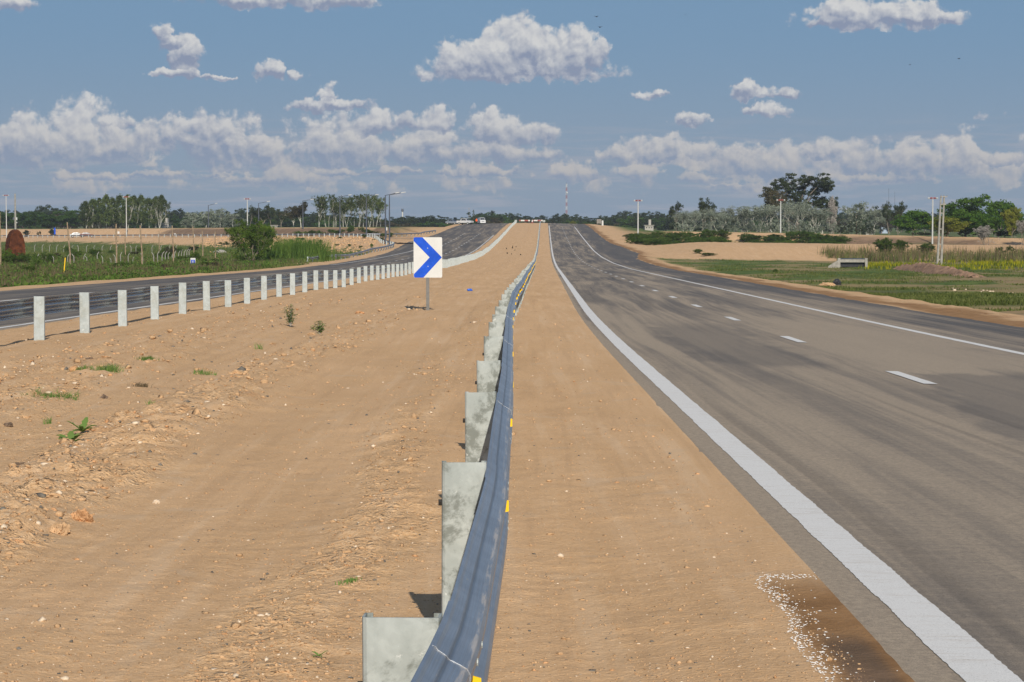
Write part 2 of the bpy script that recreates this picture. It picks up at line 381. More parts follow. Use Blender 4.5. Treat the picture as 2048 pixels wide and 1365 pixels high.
def leafmat(name, c1, c2, trans=.25, spread=.35):
    m = bpy.data.materials.new(name); m.use_nodes = True; m.node_tree.nodes.clear(); T = NT(m.node_tree)
    geo = T.new('ShaderNodeNewGeometry'); oi = T.new('ShaderNodeObjectInfo')
    n = T.noise(geo.outputs['Position'], .45, 4, .6)
    f = T.m('ADD', T.m('MULTIPLY', T.m('SUBTRACT', geo.outputs['Random Per Island'], .5), .8), T.ramp(n, .3, .7), clamp=True)
    c = T.mix(f, c1, c2)
    k = T.ramp(oi.outputs['Random'], 0., 1., 1-spread, 1+spread, smooth=False)
    cc = T.new('ShaderNodeVectorMath', operation='SCALE'); T.l.new(c, cc.inputs[0]); T.l.new(k, cc.inputs['Scale'])
    a = T.new('ShaderNodeBsdfDiffuse'); b = T.new('ShaderNodeBsdfTranslucent')
    T.l.new(cc.outputs[0], a.inputs[0]); T.l.new(cc.outputs[0], b.inputs[0])
    mx = T.new('ShaderNodeMixShader'); mx.inputs[0].default_value = trans; T.l.new(a.outputs[0], mx.inputs[1]); T.l.new(b.outputs[0], mx.inputs[2])
    o = T.new('ShaderNodeOutputMaterial'); T.l.new(mx.outputs[0], o.inputs[0]); return m

# ground ------------------------------------------------------------
def ground_material():
    m, T, p = mat('sandy_ground'); geo = T.new('ShaderNodeNewGeometry'); P = geo.outputs['Position']
    at_ = T.new('ShaderNodeAttribute', attribute_name='zone'); sp = T.new('ShaderNodeSeparateColor'); T.l.new(at_.outputs['Color'], sp.inputs[0])
    grass, soil, wet = sp.outputs; rough = at_.outputs['Alpha']
    st = T.new('ShaderNodeMapping'); T.l.new(P, st.inputs[0]); st.inputs['Scale'].default_value = (1.6, .22, 1)
    big = T.noise(st.outputs[0], .8, 5, .6, .4); med_ = T.noise(P, 1.3, 6, .65); fine = T.noise(P, 38, 4, .7); spk = T.noise(P, 130, 2, .6)
    c = T.mix(T.ramp(big, .33, .67), (.475, .29, .145), (.575, .362, .195))
    c = T.mix(T.ramp(med_, .35, .7), c, (.57, .355, .18))
    c = T.mix(T.m('MULTIPLY', T.ramp(fine, .40, .60), .55), c, (.63, .435, .26))
    c = T.mix(T.m('MULTIPLY', T.ramp(spk, .54, .68), .55), c, (.30, .185, .10))
    c = T.mix(T.m('MULTIPLY', rough, T.m('MULTIPLY', T.ramp(T.noise(P, 2.6, 5, .65), .5, .72), .6)), c, (.50, .275, .13))
    c = T.mix(T.ramp(rough, .30, .08, 0., .55), c, T.mix(T.ramp(big, .35, .65), (.51, .322, .172), (.58, .375, .21)))
    s4 = T.new('ShaderNodeMapping'); T.l.new(P, s4.inputs[0]); s4.inputs['Scale'].default_value = (5.5, .16, 1)
    trk = T.noise(s4.outputs[0], 1., 4, .6, .3)
    c = T.mix(T.m('MULTIPLY', T.m('MULTIPLY', T.ramp(trk, .52, .66), T.ramp(big, .3, .6)), .42), c, (.63, .45, .285)); c = T.mix(T.m('MULTIPLY', T.ramp(trk, .47, .36), .3), c, (.42, .265, .145))
    v = T.voro(P, 26., 'F1'); peb = T.ramp(v.outputs['Distance'], .17, .10)
    pr = T.new('ShaderNodeSeparateColor'); T.l.new(v.outputs['Color'], pr.inputs[0])
    lite = T.m('MULTIPLY', peb, T.ramp(pr.outputs[0], .80, .84)); dk = T.m('MULTIPLY', peb, T.ramp(pr.outputs[1], .93, .95))
    c = T.mix(T.m('MULTIPLY', lite, .75), c, (.72, .58, .42)); c = T.mix(dk, c, (.13, .12, .11))
    c = T.mix(T.m('MULTIPLY', T.ramp(T.noise(P, 5.5, 5, .7, .8), .56, .70), T.m('MULTIPLY', rough, .65)), c, (.62, .47, .32))
    c = T.mix(T.m('MULTIPLY', T.ramp(T.noise(P, 1.9, 3, .5, .5), .60, .70), .45), c, (.52, .37, .235))
    so = T.mix(T.ramp(T.noise(P, .9, 5, .7), .35, .65), (.10, .068, .045), (.20, .13, .085))
    wetc = T.mix(T.ramp(T.noise(P, 3., 4), .3, .7), (.17, .085, .032), (.29, .16, .07))
    c = T.mix(T.m('MULTIPLY', wet, .93), c, wetc)
    c = T.mix(T.m('MULTIPLY', soil, .88), c, so)
    gr = T.mix(T.ramp(T.noise(P, .35, 6, .7), .35, .65), (.052, .090, .018), (.115, .150, .036))
    gr = T.mix(T.ramp(T.noise(P, .12, 4, .6), .52, .68), gr, (.13, .105, .055))
    c = T.mix(grass, c, gr)
    T.l.new(c, p.inputs['Base Color']); p.inputs['Roughness'].default_value = .95; p.inputs['Specular IOR Level'].default_value = .12
    v2 = T.voro(P, 17., 'F1', Randomness=1.); v3 = T.voro(P, 46., 'F1')
    crust = T.m('ADD', T.ramp(v2.outputs['Distance'], .1, .55, 1., 0.), T.m('MULTIPLY', T.ramp(v3.outputs['Distance'], .1, .5, 1., 0.), .6))
    crust = T.m('MULTIPLY', crust, T.m('MULTIPLY', T.ramp(rough, .12, .6), T.ramp(med_, .40, .58)))
    hsum = T.m('ADD', T.m('MULTIPLY', T.noise(P, 22, 5, .7), .6), T.m('MULTIPLY', fine, .8)); hsum = T.m('ADD', hsum, T.m('MULTIPLY', crust, .9))
    hsum = T.m('ADD', hsum, T.m('MULTIPLY', T.m('ADD', lite, dk), .25))
    b = T.new('ShaderNodeBump'); b.inputs['Strength'].default_value = .8; b.inputs['Distance'].default_value = .015
    T.l.new(hsum, b.inputs['Height']); T.l.new(b.outputs[0], p.inputs['Normal']); return m
def asphalt_material(name, right):
    m, T, p = mat(name); uv = T.new('ShaderNodeUVMap', uv_map='UVMap'); s = T.new('ShaderNodeSeparateXYZ'); T.l.new(uv.outputs[0], s.inputs[0])
    u, v = s.outputs[0], s.outputs[1]; geo = T.new('ShaderNodeNewGeometry'); P = geo.outputs['Position']
    wv = T.noise(T.comb(T.m('MULTIPLY', u, .18), T.m('MULTIPLY', v, .018)), 1., 3, .5)
    uw = T.m('ADD', u, T.m('MULTIPLY', T.m('SUBTRACT', wv, .5), 2.6))
    streak = T.noise(T.comb(T.m('MULTIPLY', uw, 1.5), T.m('MULTIPLY', v, .022)), 1., 5, .6)
    thin = T.noise(T.comb(T.m('MULTIPLY', uw, 6.5), T.m('MULTIPLY', v, .05), 3.), 1., 3, .6)
    blotch = T.noise(T.comb(T.m('MULTIPLY', u, .55), T.m('MULTIPLY', v, .035), 8.), 1., 5, .65)
    cross = T.noise(T.comb(T.m('MULTIPLY', u, 1.2), T.m('MULTIPLY', v, 11.), 5.), 1., 4, .6)
    if right:
        bias = T.m('ADD', T.ramp(v, 20., 110., .22, .08), T.ramp(u, 6.6, 9.6, .0, -.26))
        bias = T.m('ADD', bias, T.ramp(v, 120., 330., 0., -.07))
        bias = T.m('ADD', bias, T.m('MULTIPLY', T.ramp(u, 1.2, .1), .03))
    else:
        bias = T.m('ADD', T.ramp(u, -12.6, -15., .02, -.06), T.ramp(u, -20., -24., 0., -.05))
    f = T.m('ADD', T.m('ADD', T.m('MULTIPLY', streak, .62), T.m('MULTIPLY', thin, .28)), T.m('MULTIPLY', blotch, .42))
    f = T.m('ADD', T.m('ADD', f, T.m('MULTIPLY', cross, .20)), bias)
    fs = T.m('ADD', T.m('MULTIPLY', T.ramp(streak, .40, .64), .55), T.m('MULTIPLY', T.ramp(thin, .42, .62), .26))
    fs = T.m('ADD', fs, T.m('MULTIPLY', T.ramp(blotch, .40, .64), .42)); fs = T.m('ADD', fs, T.m('MULTIPLY', T.ramp(cross, .40, .62), .14))
    dust = T.m('ADD', fs, T.m('MULTIPLY', T.m('SUBTRACT', bias, .10), 2.4), clamp=True)
    if right:
        wob = T.m('MULTIPLY', T.m('SUBTRACT', T.noise(T.comb(u, T.m('MULTIPLY', v, .3), 7.), 1.3, 4, .6), .5), 1.6)
        uu = T.m('ADD', u, wob); vv = T.m('ADD', v, T.m('MULTIPLY', wob, 1.5))
        d1 = T.m('MULTIPLY', T.ramp(T.m('SUBTRACT', uu, T.m('MULTIPLY', v, .10)), .55, .95), T.m('MULTIPLY', T.ramp(vv, 14., 18.), T.ramp(vv, 29.6, 28.8)))
        d1 = T.m('MULTIPLY', d1, T.ramp(uu, 6.2, 5.2))
        d2 = T.m('MULTIPLY', T.m('MULTIPLY', T.ramp(uu, .8, 1.3), T.ramp(uu, 3.1, 2.4)), T.m('MULTIPLY', T.ramp(vv, 29., 31.), T.ramp(vv, 52., 44.)))
        dust = T.m('MULTIPLY', dust, T.m('SUBTRACT', 1., T.m('MULTIPLY', T.m('MAXIMUM', d1, d2), .52)))
        tanb = T.m('MULTIPLY', T.m('MULTIPLY', T.ramp(uu, 3.4, 4.6), T.ramp(uu, 7.2, 6.)), T.m('MULTIPLY', T.ramp(vv, 29., 33.), T.ramp(vv, 60., 40.)))
        dust = T.m('ADD', dust, T.m('MULTIPLY', tanb, .5), clamp=True)
        dust = T.m('ADD', dust, T.m('MULTIPLY', T.ramp(T.m('ADD', u, T.m('MULTIPLY', wob, .10)), -.12, -.33), .9), clamp=True)
    grain = T.noise(P, 160, 3, .7); g2 = T.noise(P, 28, 4, .6)
    asph = T.mix(T.ramp(grain, .35, .65), (.048, .047, .050), (.110, .107, .108))
    dcol = T.mix(T.ramp(g2, .3, .7), (.33, .265, .195), (.455, .365, .265))
    dust2 = T.m('MULTIPLY', dust, T.ramp(grain, .30, .62, .45, .95))
    dust2 = T.m('ADD', T.m('MULTIPLY', dust2, .80), T.ramp(blotch, .3, .8, .04, .16), clamp=True)
    c = T.mix(dust2, asph, dcol)
    # skid marks
    sk = T.m('MULTIPLY', T.ramp(T.noise(T.comb(T.m('MULTIPLY', uw, 3.4), T.m('MULTIPLY', v, .02), 20.), 1., 2, .4), .62, .74), .3)
    c = T.mix(sk, c, (.045, .043, .045))
    T.l.new(c, p.inputs['Base Color']); T.put(p.inputs['Roughness'], .92); p.inputs['Specular IOR Level'].default_value = .15
    b = T.new('ShaderNodeBump'); b.inputs['Strength'].default_value = .5; b.inputs['Distance'].default_value = .006
    T.l.new(T.m('ADD', grain, T.m('MULTIPLY', cross, 1.2)), b.inputs['Height']); T.l.new(b.outputs[0], p.inputs['Normal']); return m
def paint_material():
    m, T, p = mat('road_paint'); geo = T.new('ShaderNodeNewGeometry'); P = geo.outputs['Position']
    n = T.noise(P, 90, 4, .7); st = T.new('ShaderNodeMapping'); T.l.new(P, st.inputs[0]); st.inputs['Scale'].default_value = (1.5, 9, 1)
    d = T.noise(st.outputs[0], 2.4, 5, .65)
    c = T.mix(T.ramp(n, .4, .7), (.60, .59, .57), (.68, .665, .64))
    c = T.mix(T.m('MULTIPLY', T.ramp(d, .50, .70), .35), c, (.42, .35, .28))
    c = T.mix(T.m('MULTIPLY', T.ramp(T.noise(P, 170, 2, .6), .60, .68), .7), c, (.22, .19, .17))
    T.l.new(c, p.inputs['Base Color']); p.inputs['Roughness'].default_value = .8
    b = T.new('ShaderNodeBump'); b.inputs['Strength'].default_value = .5; b.inputs['Distance'].default_value = .004
    T.l.new(n, b.inputs['Height']); T.l.new(b.outputs[0], p.inputs['Normal']); return m
def galvanised(name, lo, hi, stain, metal, rough, stain_amt):
    m, T, p = mat(name); tc = T.new('ShaderNodeTexCoord'); oi = T.new('ShaderNodeObjectInfo')
    off = T.new('ShaderNodeVectorMath', operation='ADD'); T.l.new(tc.outputs['Object'], off.inputs[0])
    T.l.new(T.comb(T.m('MULTIPLY', oi.outputs['Random'], 37.), T.m('MULTIPLY', oi.outputs['Random'], 11.)), off.inputs[1]); P = off.outputs[0]
    n = T.noise(P, 7, 6, .65, .6); sp = T.voro(P, 60., 'F1'); s3 = T.new('ShaderNodeSeparateColor'); T.l.new(sp.outputs['Color'], s3.inputs[0])
    c = T.mix(T.ramp(n, .3, .7), lo, hi)
    c = T.mix(T.m('MULTIPLY', s3.outputs[0], .25), c, tuple(x*.7 for x in hi))
    stn = T.m('MULTIPLY', T.ramp(T.noise(P, 6.5, 8, .7, .3), .47, .61), stain_amt)
    c = T.mix(stn, c, stain)
    wh = T.ramp(T.noise(P, 13., 8, .75, .6), .60, .66); c = T.mix(T.m('MULTIPLY', wh, .5), c, (.72, .72, .68))
    T.l.new(c, p.inputs['Base Color']); p.inputs['Metallic'].default_value = metal
    T.put(p.inputs['Roughness'], T.ramp(n, .3, .7, rough, rough+.18)); p.inputs['Specular IOR Level'].default_value = .4
    return m
M = {}
M['ground'] = ground_material(); M['road_r'] = asphalt_material('dusty_asphalt', True); M['road_l'] = asphalt_material('streaked_asphalt', False)
M['paint'] = paint_material()
M['post'] = galvanised('galvanised_post', (.30, .325, .305), (.41, .435, .41), (.13, .14, .12), .12, .5, .8)
M['post_new'] = galvanised('galvanised_post_pale', (.34, .375, .37), (.42, .455, .45), (.27, .28, .25), .12, .5, .5)
def rail_material(nm='galvanised_rail', k=1.):
    m, T, p = mat(nm); uv = T.new('ShaderNodeUVMap', uv_map='UVMap'); s = T.new('ShaderNodeSeparateXYZ'); T.l.new(uv.outputs[0], s.inputs[0])
    tc = T.new('ShaderNodeTexCoord'); n = T.noise(tc.outputs['Object'], 5, 5, .6)
    u, v = s.outputs[0], s.outputs[1]
    sc = T.noise(T.comb(T.m('MULTIPLY', u, 260.), T.m('MULTIPLY', v, 2.5)), 1., 4, .65)
    sc2 = T.noise(T.comb(T.m('MULTIPLY', u, 90.), T.m('MULTIPLY', v, 14.), 4.), 1., 4, .7)
    c = T.mix(T.ramp(n, .3, .7), tuple(k*x for x in (.33, .345, .37)), tuple(k*x for x in (.42, .435, .46)))
    c = T.mix(T.m('MULTIPLY', T.ramp(sc, .45, .7), .14), c, (.19, .20, .225))
    edge = T.m('MULTIPLY', T.ramp(T.m('ABSOLUTE', T.m('SUBTRACT', u, .088)), .012, .003), T.ramp(T.noise(T.comb(T.m('MULTIPLY', u, 60.), T.m('MULTIPLY', v, 3.), 9.), 1., 4, .7), .45, .6))
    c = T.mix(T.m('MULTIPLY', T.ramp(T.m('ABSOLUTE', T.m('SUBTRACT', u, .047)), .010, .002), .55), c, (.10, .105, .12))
    dustm = T.m('MAXIMUM', T.m('MULTIPLY', T.ramp(sc2, .62, .70), .45), T.m('MULTIPLY', edge, .6)); c = T.mix(dustm, c, (.45, .37, .29))
    if k != 1.: c = T.mix(T.ramp(n, .3, .7), (.20, .215, .235), (.26, .275, .30)); dustm = T.m('MULTIPLY', dustm, .25)
    T.l.new(c, p.inputs['Base Color']); T.put(p.inputs['Metallic'], T.m('SUBTRACT', .78 if k == 1. else .95, dustm, clamp=True)); T.put(p.inputs['Roughness'], T.ramp(sc, .3, .7, .32, .5) if k == 1. else T.ramp(n, .3, .7, .24, .32))
    return m
M['rail'] = rail_material(); M['rail_pale'] = rail_material('galvanised_rail_shiny', .72)
M['bolt'] = plain('dark_bolt', (.06, .055, .05), .5, .6)
M['yellow'] = plain('yellow_reflector', (.80, .50, .01), .45, 0, .06)
M['white'] = plain('white_sheet', (.53, .525, .50), .45, 0, .04, 3.)
M['blue'] = plain('blue_sheet', (.003, .065, .47), .40, 0, .16, 5.)
M['signpost'] = plain('grey_painted_steel', (.155, .15, .14), .7, .1, .12, 9.)
M['wood'] = plain('weathered_wood', (.26, .19, .125), .9, 0, .3, 5., .1, .4)
M['concrete'] = plain('concrete', (.27, .255, .225), .9, 0, .18, 3., .2, .3)
M['whitepole'] = plain('white_pole', (.44, .44, .42), .6, 0, .08)
M['darkpole'] = plain('dark_grey_pole', (.085, .095, .115), .5, .3, .1)
M['red'] = plain('red_paint', (.25, .07, .055), .6, 0, .12)
M['rust'] = plain('rusty_sheet', (.085, .028, .012), .9, 0, .5, 2.2, .1, .3)
M['carwhite'] = plain('white_car_paint', (.55, .55, .55), .25, 0, .02, spec=.5)
M['carsilver'] = plain('silver_car_paint', (.32, .36, .42), .3, .5, .03, spec=.5)
M['cardark'] = plain('dark_red_car_paint', (.10, .02, .02), .3, 0, .03, spec=.5)
M['glass'] = plain('dark_glass', (.02, .025, .03), .12, 0, .05, spec=.6)
M['tyre'] = plain('rubber', (.02, .02, .02), .85)
M['orange'] = plain('orange_cloth', (.85, .12, .02), .8)
M['navy'] = plain('dark_cloth', (.02, .022, .035), .9)
M['skin'] = plain('skin', (.40, .24, .17), .6)
M['wall'] = plain('pale_plaster', (.33, .31, .275), .9, 0, .1)
M['bluewall'] = plain('bluish_panel', (.30, .36, .44), .7, 0, .1)
M['bag'] = plain('black_plastic_and_shade', (.025, .025, .028), .35, 0, .3, 9., spec=.5)
M['clod'] = plain('dry_clod', (.47, .30, .165), .95, 0, .22, 16., .1, .8)
M['clod_red'] = plain('reddish_clod', (.50, .28, .14), .95, 0, .25, 16., .1, .8)
M['clod_dark'] = plain('dark_clod', (.17, .12, .085), .95, 0, .35, 18., .1, .8)
M['soilheap'] = plain('brown_soil', (.29, .18, .115), .95, 0, .35, 2.2, .1, .8)
M['stone_lt'] = plain('pale_stone', (.56, .45, .33), .9, 0, .2, 30.)
M['stone_dk'] = plain('dark_stone', (.13, .115, .095), .9, 0, .3, 30.)
M['bottle'] = plain('blue_plastic', (.03, .12, .55), .3, 0, .1, spec=.5)
M['feather'] = plain('dark_feathers', (.02, .02, .022), .9)
M['bark_white'] = plain('pale_bark', (.46, .44, .38), .9, 0, .2, 2.)
M['bark'] = plain('grey_bark', (.20, .165, .13), .95, 0, .25, 2.)
M['l_far'] = leafmat('far_tree_leaves', (.020, .036, .016), (.050, .068, .026))
M['l_fargreen'] = leafmat('fresh_far_leaves', (.030, .065, .016), (.065, .115, .026))
M['l_brown'] = leafmat('brownish_eucalyptus_leaves', (.040, .045, .020), (.105, .085, .045))
M['l_poplar'] = leafmat('poplar_leaves', (.040, .065, .018), (.12, .15, .045))
M['l_silver'] = leafmat('silvery_leaves', (.12, .145, .105), (.30, .33, .255), .2, .2)
M['l_round'] = leafmat('bright_green_leaves', (.035, .088, .012), (.11, .19, .026), .3, .15)
M['l_yellow'] = leafmat('yellow_green_leaves', (.11, .13, .02), (.24, .25, .04), .3, .1)
M['l_euc'] = leafmat('eucalyptus_leaves', (.022, .036, .016), (.075, .090, .042), .2, .15)
M['l_bush'] = leafmat('bush_leaves', (.045, .090, .012), (.13, .19, .03), .3, .12)
M['l_shrub'] = leafmat('shrub_leaves', (.036, .075, .014), (.10, .155, .03), .25, .3)
M['l_grass'] = leafmat('grass_blades', (.060, .085, .020), (.155, .170, .055), .3, .1)
M['l_dry'] = leafmat('dry_stalks', (.095, .075, .042), (.19, .145, .09), .2, .2)
M['l_flower'] = leafmat('yellow_flowers', (.10, .14, .015), (.34, .31, .015), .3, .1)
M['l_weed'] = leafmat('weed_leaves', (.085, .165, .035), (.19, .28, .08), .3, .1)
M['twig'] = plain('grey_twigs', (.30, .27, .24), .9)

# ------------------------------------------------------------------ terrain
rows = [-30, -20, -12, -7, -4, -2, 0, 1, 2, 2.6]
d = 3.0
while d < 1000: rows.append(d); d += min(4.0, max(.034, .00032*d*d))
while d < 9000: rows.append(d); d *= 1.12
rows = np.array(rows)
def span(a, b, s): return list(np.arange(a, b, s))
tc_ = [-6000, -4000, -2500, -1600, -1100, -800]+span(-600, -300, 12)+span(-300, -150, 4)+span(-150, -60, 1.6)+span(-60, -31, .7)+span(-31, -24.5, .2)+span(-24.5, -13, .5)+span(-13, -6, .06)+span(-6, .2, .03)\
    +span(.2, 9.6, .5)+span(9.6, 14, .1)+span(14, 60, .6)+span(60, 170, 1.8)+span(170, 320, 6)+[340, 400, 500, 700, 1000, 1500, 2400, 4000, 6000]
tc_ = np.array(tc_)
DD, TT = np.meshgrid(rows, tc_, indexing='ij'); XX = TT+Rl(DD)
ZZ = height(XX, DD)
gr_, so_, we_ = zones(XX, DD); ro_ = np.clip(rough_mask(XX-Rl(DD), DD), 0, 1)
# dirt on the verge of the asphalt is masked by geometry; nothing else here
nr, nc = DD.shape
idx = np.arange(nr*nc).reshape(nr, nc)
faces = np.stack([idx[:-1, :-1], idx[:-1, 1:], idx[1:, 1:], idx[1:, :-1]], -1).reshape(-1, 4)
verts = np.stack([XX, DD, ZZ], -1).reshape(-1, 3)
ground = mesh_obj('ground', verts, faces, M['ground'], smooth=True); tag(ground, kind='structure')
ca = ground.data.color_attributes.new('zone', 'FLOAT_COLOR', 'POINT')
ca.data.foreach_set('color', np.stack([gr_, so_, we_, ro_], -1).astype(np.float32).ravel())

# ------------------------------------------------------------------ roads and paint
def strip(name, ts, d0, d1, zoff, material, jit=0., thick=0, seed=0):
    "ts: list of functions t(d) (or numbers); rows shared with the terrain"
    rr = rows[(rows > d0-.01) & (rows < d1+.01)]
    cols = []
    for k, tf in enumerate(ts):
        t = tf(rr) if callable(tf) else np.full(len(rr), float(tf))
        if jit: t = t+(rng.random(len(rr))-.5)*jit*np.where(rr < 60, 1, .3)+(vnoise(rr*2, rr*0, seed+k)-.5)*jit*1.4
        cols.append(t)
    Tm = np.stack(cols, 1); Dm = np.repeat(rr[:, None], len(ts), 1); Xm = Tm+Rl(Dm); Zm = road_z(Tm, Dm)+zoff
    n, k = Tm.shape; ii = np.arange(n*k).reshape(n, k)
    f = np.stack([ii[:-1, :-1], ii[:-1, 1:], ii[1:, 1:], ii[1:, :-1]], -1).reshape(-1, 4)
    o = mesh_obj(name, np.stack([Xm, Dm, Zm], -1).reshape(-1, 3), f, material); tag(o, kind='structure')
    uvl = o.data.uv_layers.new(name='UVMap'); uvv = np.stack([Tm, Dm], -1).reshape(-1, 2)[f.ravel()]
    uvl.data.foreach_set('uv', uvv.astype(np.float32).ravel()); return o
rr_cols = [-.5]+list(np.arange(0, 10, .5))
strip('main_road', rr_cols+[lambda d: ER(d)+.35], -30, 900, .0, M['road_r'])
strip('opposite_road', [lambda d: EL(d)-.35]+list(np.arange(-25.9, -12.0, .6))+[-11.7], -30, 900, .0, M['road_l'])
L0 = strip('left_edge_line', [-.105, .115], -30, 592, .003, M['paint'], .007, seed=3)
L1 = strip('right_edge_line', [6.80, 7.0], -30, 585, .003, M['paint'], .008, seed=9)
strip('opposite_edge_line', [-12.5, -12.32], -30, 470, .006, M['paint'], .02, seed=15)
_gl = lambda d: np.interp(d, [200, 250, 300, 350, 400, 430], [-25.2, -25.0, -24.2, -22.9, -22.0, -22.2])
strip('merge_line', [lambda d: _gl(d)-.1, lambda d: _gl(d)+.12], 236, 395, .006, M['paint'], .02, seed=19)
def dashes(name, t, d0, d1, ln, gap, wd):
    V = []; F = []; d = d0
    while d < d1:
        n = 5
        for i in range(n+1):
            q = d+ln*i/n
            for s in (-1, 1):
                tt = t+s*wd/2; V.append((tt+float(Rl(q))+random.uniform(-.006, .006), q, float(road_z(np.array(tt), q))+.008))
        b = len(V)-2*(n+1); F += [(b+2*i, b+2*i+1, b+2*i+3, b+2*i+2) for i in range(n)]
        d += ln+gap
    return tag(mesh_obj(name, V, F, M['paint']), kind='structure')
dashes('lane_dashes', 3.45, 26.6-12*3, 575, 2.8, 9.2, .18)
dashes('opposite_lane_dashes', -16.05, 20, 500, 3.2, 8.8, .26)
dashes('opposite_outer_dashes', -19.7, 24, 500, 3.2, 8.8, .26)
# slip road strip
def slip_strip():
    V = []; F = []; xs = np.concatenate([np.arange(-330, -60, 6.), np.arange(-60, -16, 2.)])
    offs = [1.0, 3.2, 5.4, 7.6, 9.2]
    for x in xs:
        for o_ in offs:
            dd = float(slipd(x))+o_; V.append((x, dd, float(slipz(x))+EYE+.0+.012))
    k = len(offs)
    for i in range(len(xs)-1):
        for j in range(k-1): F.append((i*k+j, (i+1)*k+j, (i+1)*k+j+1, i*k+j+1))
    o = mesh_obj('slip_road', V, F, M['road_l']); tag(o, kind='structure')
    uvl = o.data.uv_layers.new(name='UVMap')
    for lp in o.data.loops:
        v = o.data.vertices[lp.vertex_index].co; uvl.data[lp.index].uv = (v.y-slipd(v.x)-20, v.x)
slip_strip()

# ------------------------------------------------------------------ guardrails
def post_mesh(name, w=.185, dep=.065, h=.75, mats=None, bolt=True):
    mb = MB(); t = .006; r = .012
    # C section, web facing -y, flanges going +y with short lips
    out = [(-w/2, dep), (-w/2, r), (-w/2+r*.3, r*.3), (-w/2+r, 0), (w/2-r, 0), (w/2-r*.3, r*.3), (w/2, r), (w/2, dep), (w/2-.02, dep)]
    inn = [(w/2-.02, dep-t), (w/2-t, dep-t), (w/2-t, r), (w/2-r, t), (-w/2+r, t), (-w/2+t, r), (-w/2+t, dep-t), (-w/2+.02, dep-t), (-w/2+.02, dep)]
    poly = out+inn
    n = len(poly); V = [(x, y, -.25) for x, y in poly]+[(x, y, h) for x, y in poly]
    F = [(i, (i+1) % n, n+(i+1) % n, n+i) for i in range(n)]
    # top rim as quads between outer and inner chains
    for i in range(8): F.append((n+i, n+i+1, n+(n-3-i), n+(n-2-i)))
    mb.add(V, F)
    if bolt:
        mb.tube([(-w/2+.004, dep*.5, h-.17), (-w/2-.014, dep*.5, h-.17)], .014, 6, 1)
    me = mb.build(name, mats); return me
WPROF = [(.000, 0), (.006, -.0015), (.012, -.010), (.030, -.022), (.036, -.030), (.060, -.042), (.076, -.052), (.083, -.064), (.083, -.080), (.076, -.094), (.058, -.106), (.020, -.134), (.004, -.148), (.000, -.156)]
WPROF = WPROF+[(x, -.312-z) for x, z in WPROF[::-1][1:]]
def rail_panel(name, path, side, top, parent, lift=0., mats=None):
    "path: list of (x,y,z ground, nx,ny) back-face line; side direction (nx,ny) points to the traffic"
    t = .0035; nP = len(WPROF); V = []; UV = []; s = 0; prev = None
    arc = [0]
    for a, b in zip(WPROF[:-1], WPROF[1:]): arc.append(arc[-1]+math.hypot(a[0]-b[0], a[1]-b[1]))
    for (x, y, z, nx, ny, sl) in path:
        for k, (o_, q) in enumerate(WPROF): V.append((x+nx*(o_+lift), y+ny*(o_+lift), z+top+q)); UV.append((arc[k], sl))
        for k, (o_, q) in enumerate(WPROF[::-1]): V.append((x+nx*(o_+lift-t), y+ny*(o_+lift-t), z+top+q)); UV.append((arc[nP-1-k], sl))
    n2 = 2*nP; F = []
    for i in range(len(path)-1):
        for k in range(n2):
            a, b = i*n2+k, i*n2+(k+1) % n2; F.append((a, b, b+n2, a+n2))
    for e in (0, len(path)-1):
        for k in range(nP-1):
            q = (e*n2+k, e*n2+k+1, e*n2+n2-2-k, e*n2+n2-1-k); F.append(q if e else q[::-1])
    o = mesh_obj(name, V, F, mats or M['rail'], parent, smooth=False)
    uvl = o.data.uv_layers.new(name='UVMap')
    arr = np.array([UV[l.vertex_index] for l in o.data.loops], np.float32); uvl.data.foreach_set('uv', arr.ravel())
    return o
def resample(fn_pt, s_list): return [fn_pt(s) for s in s_list]
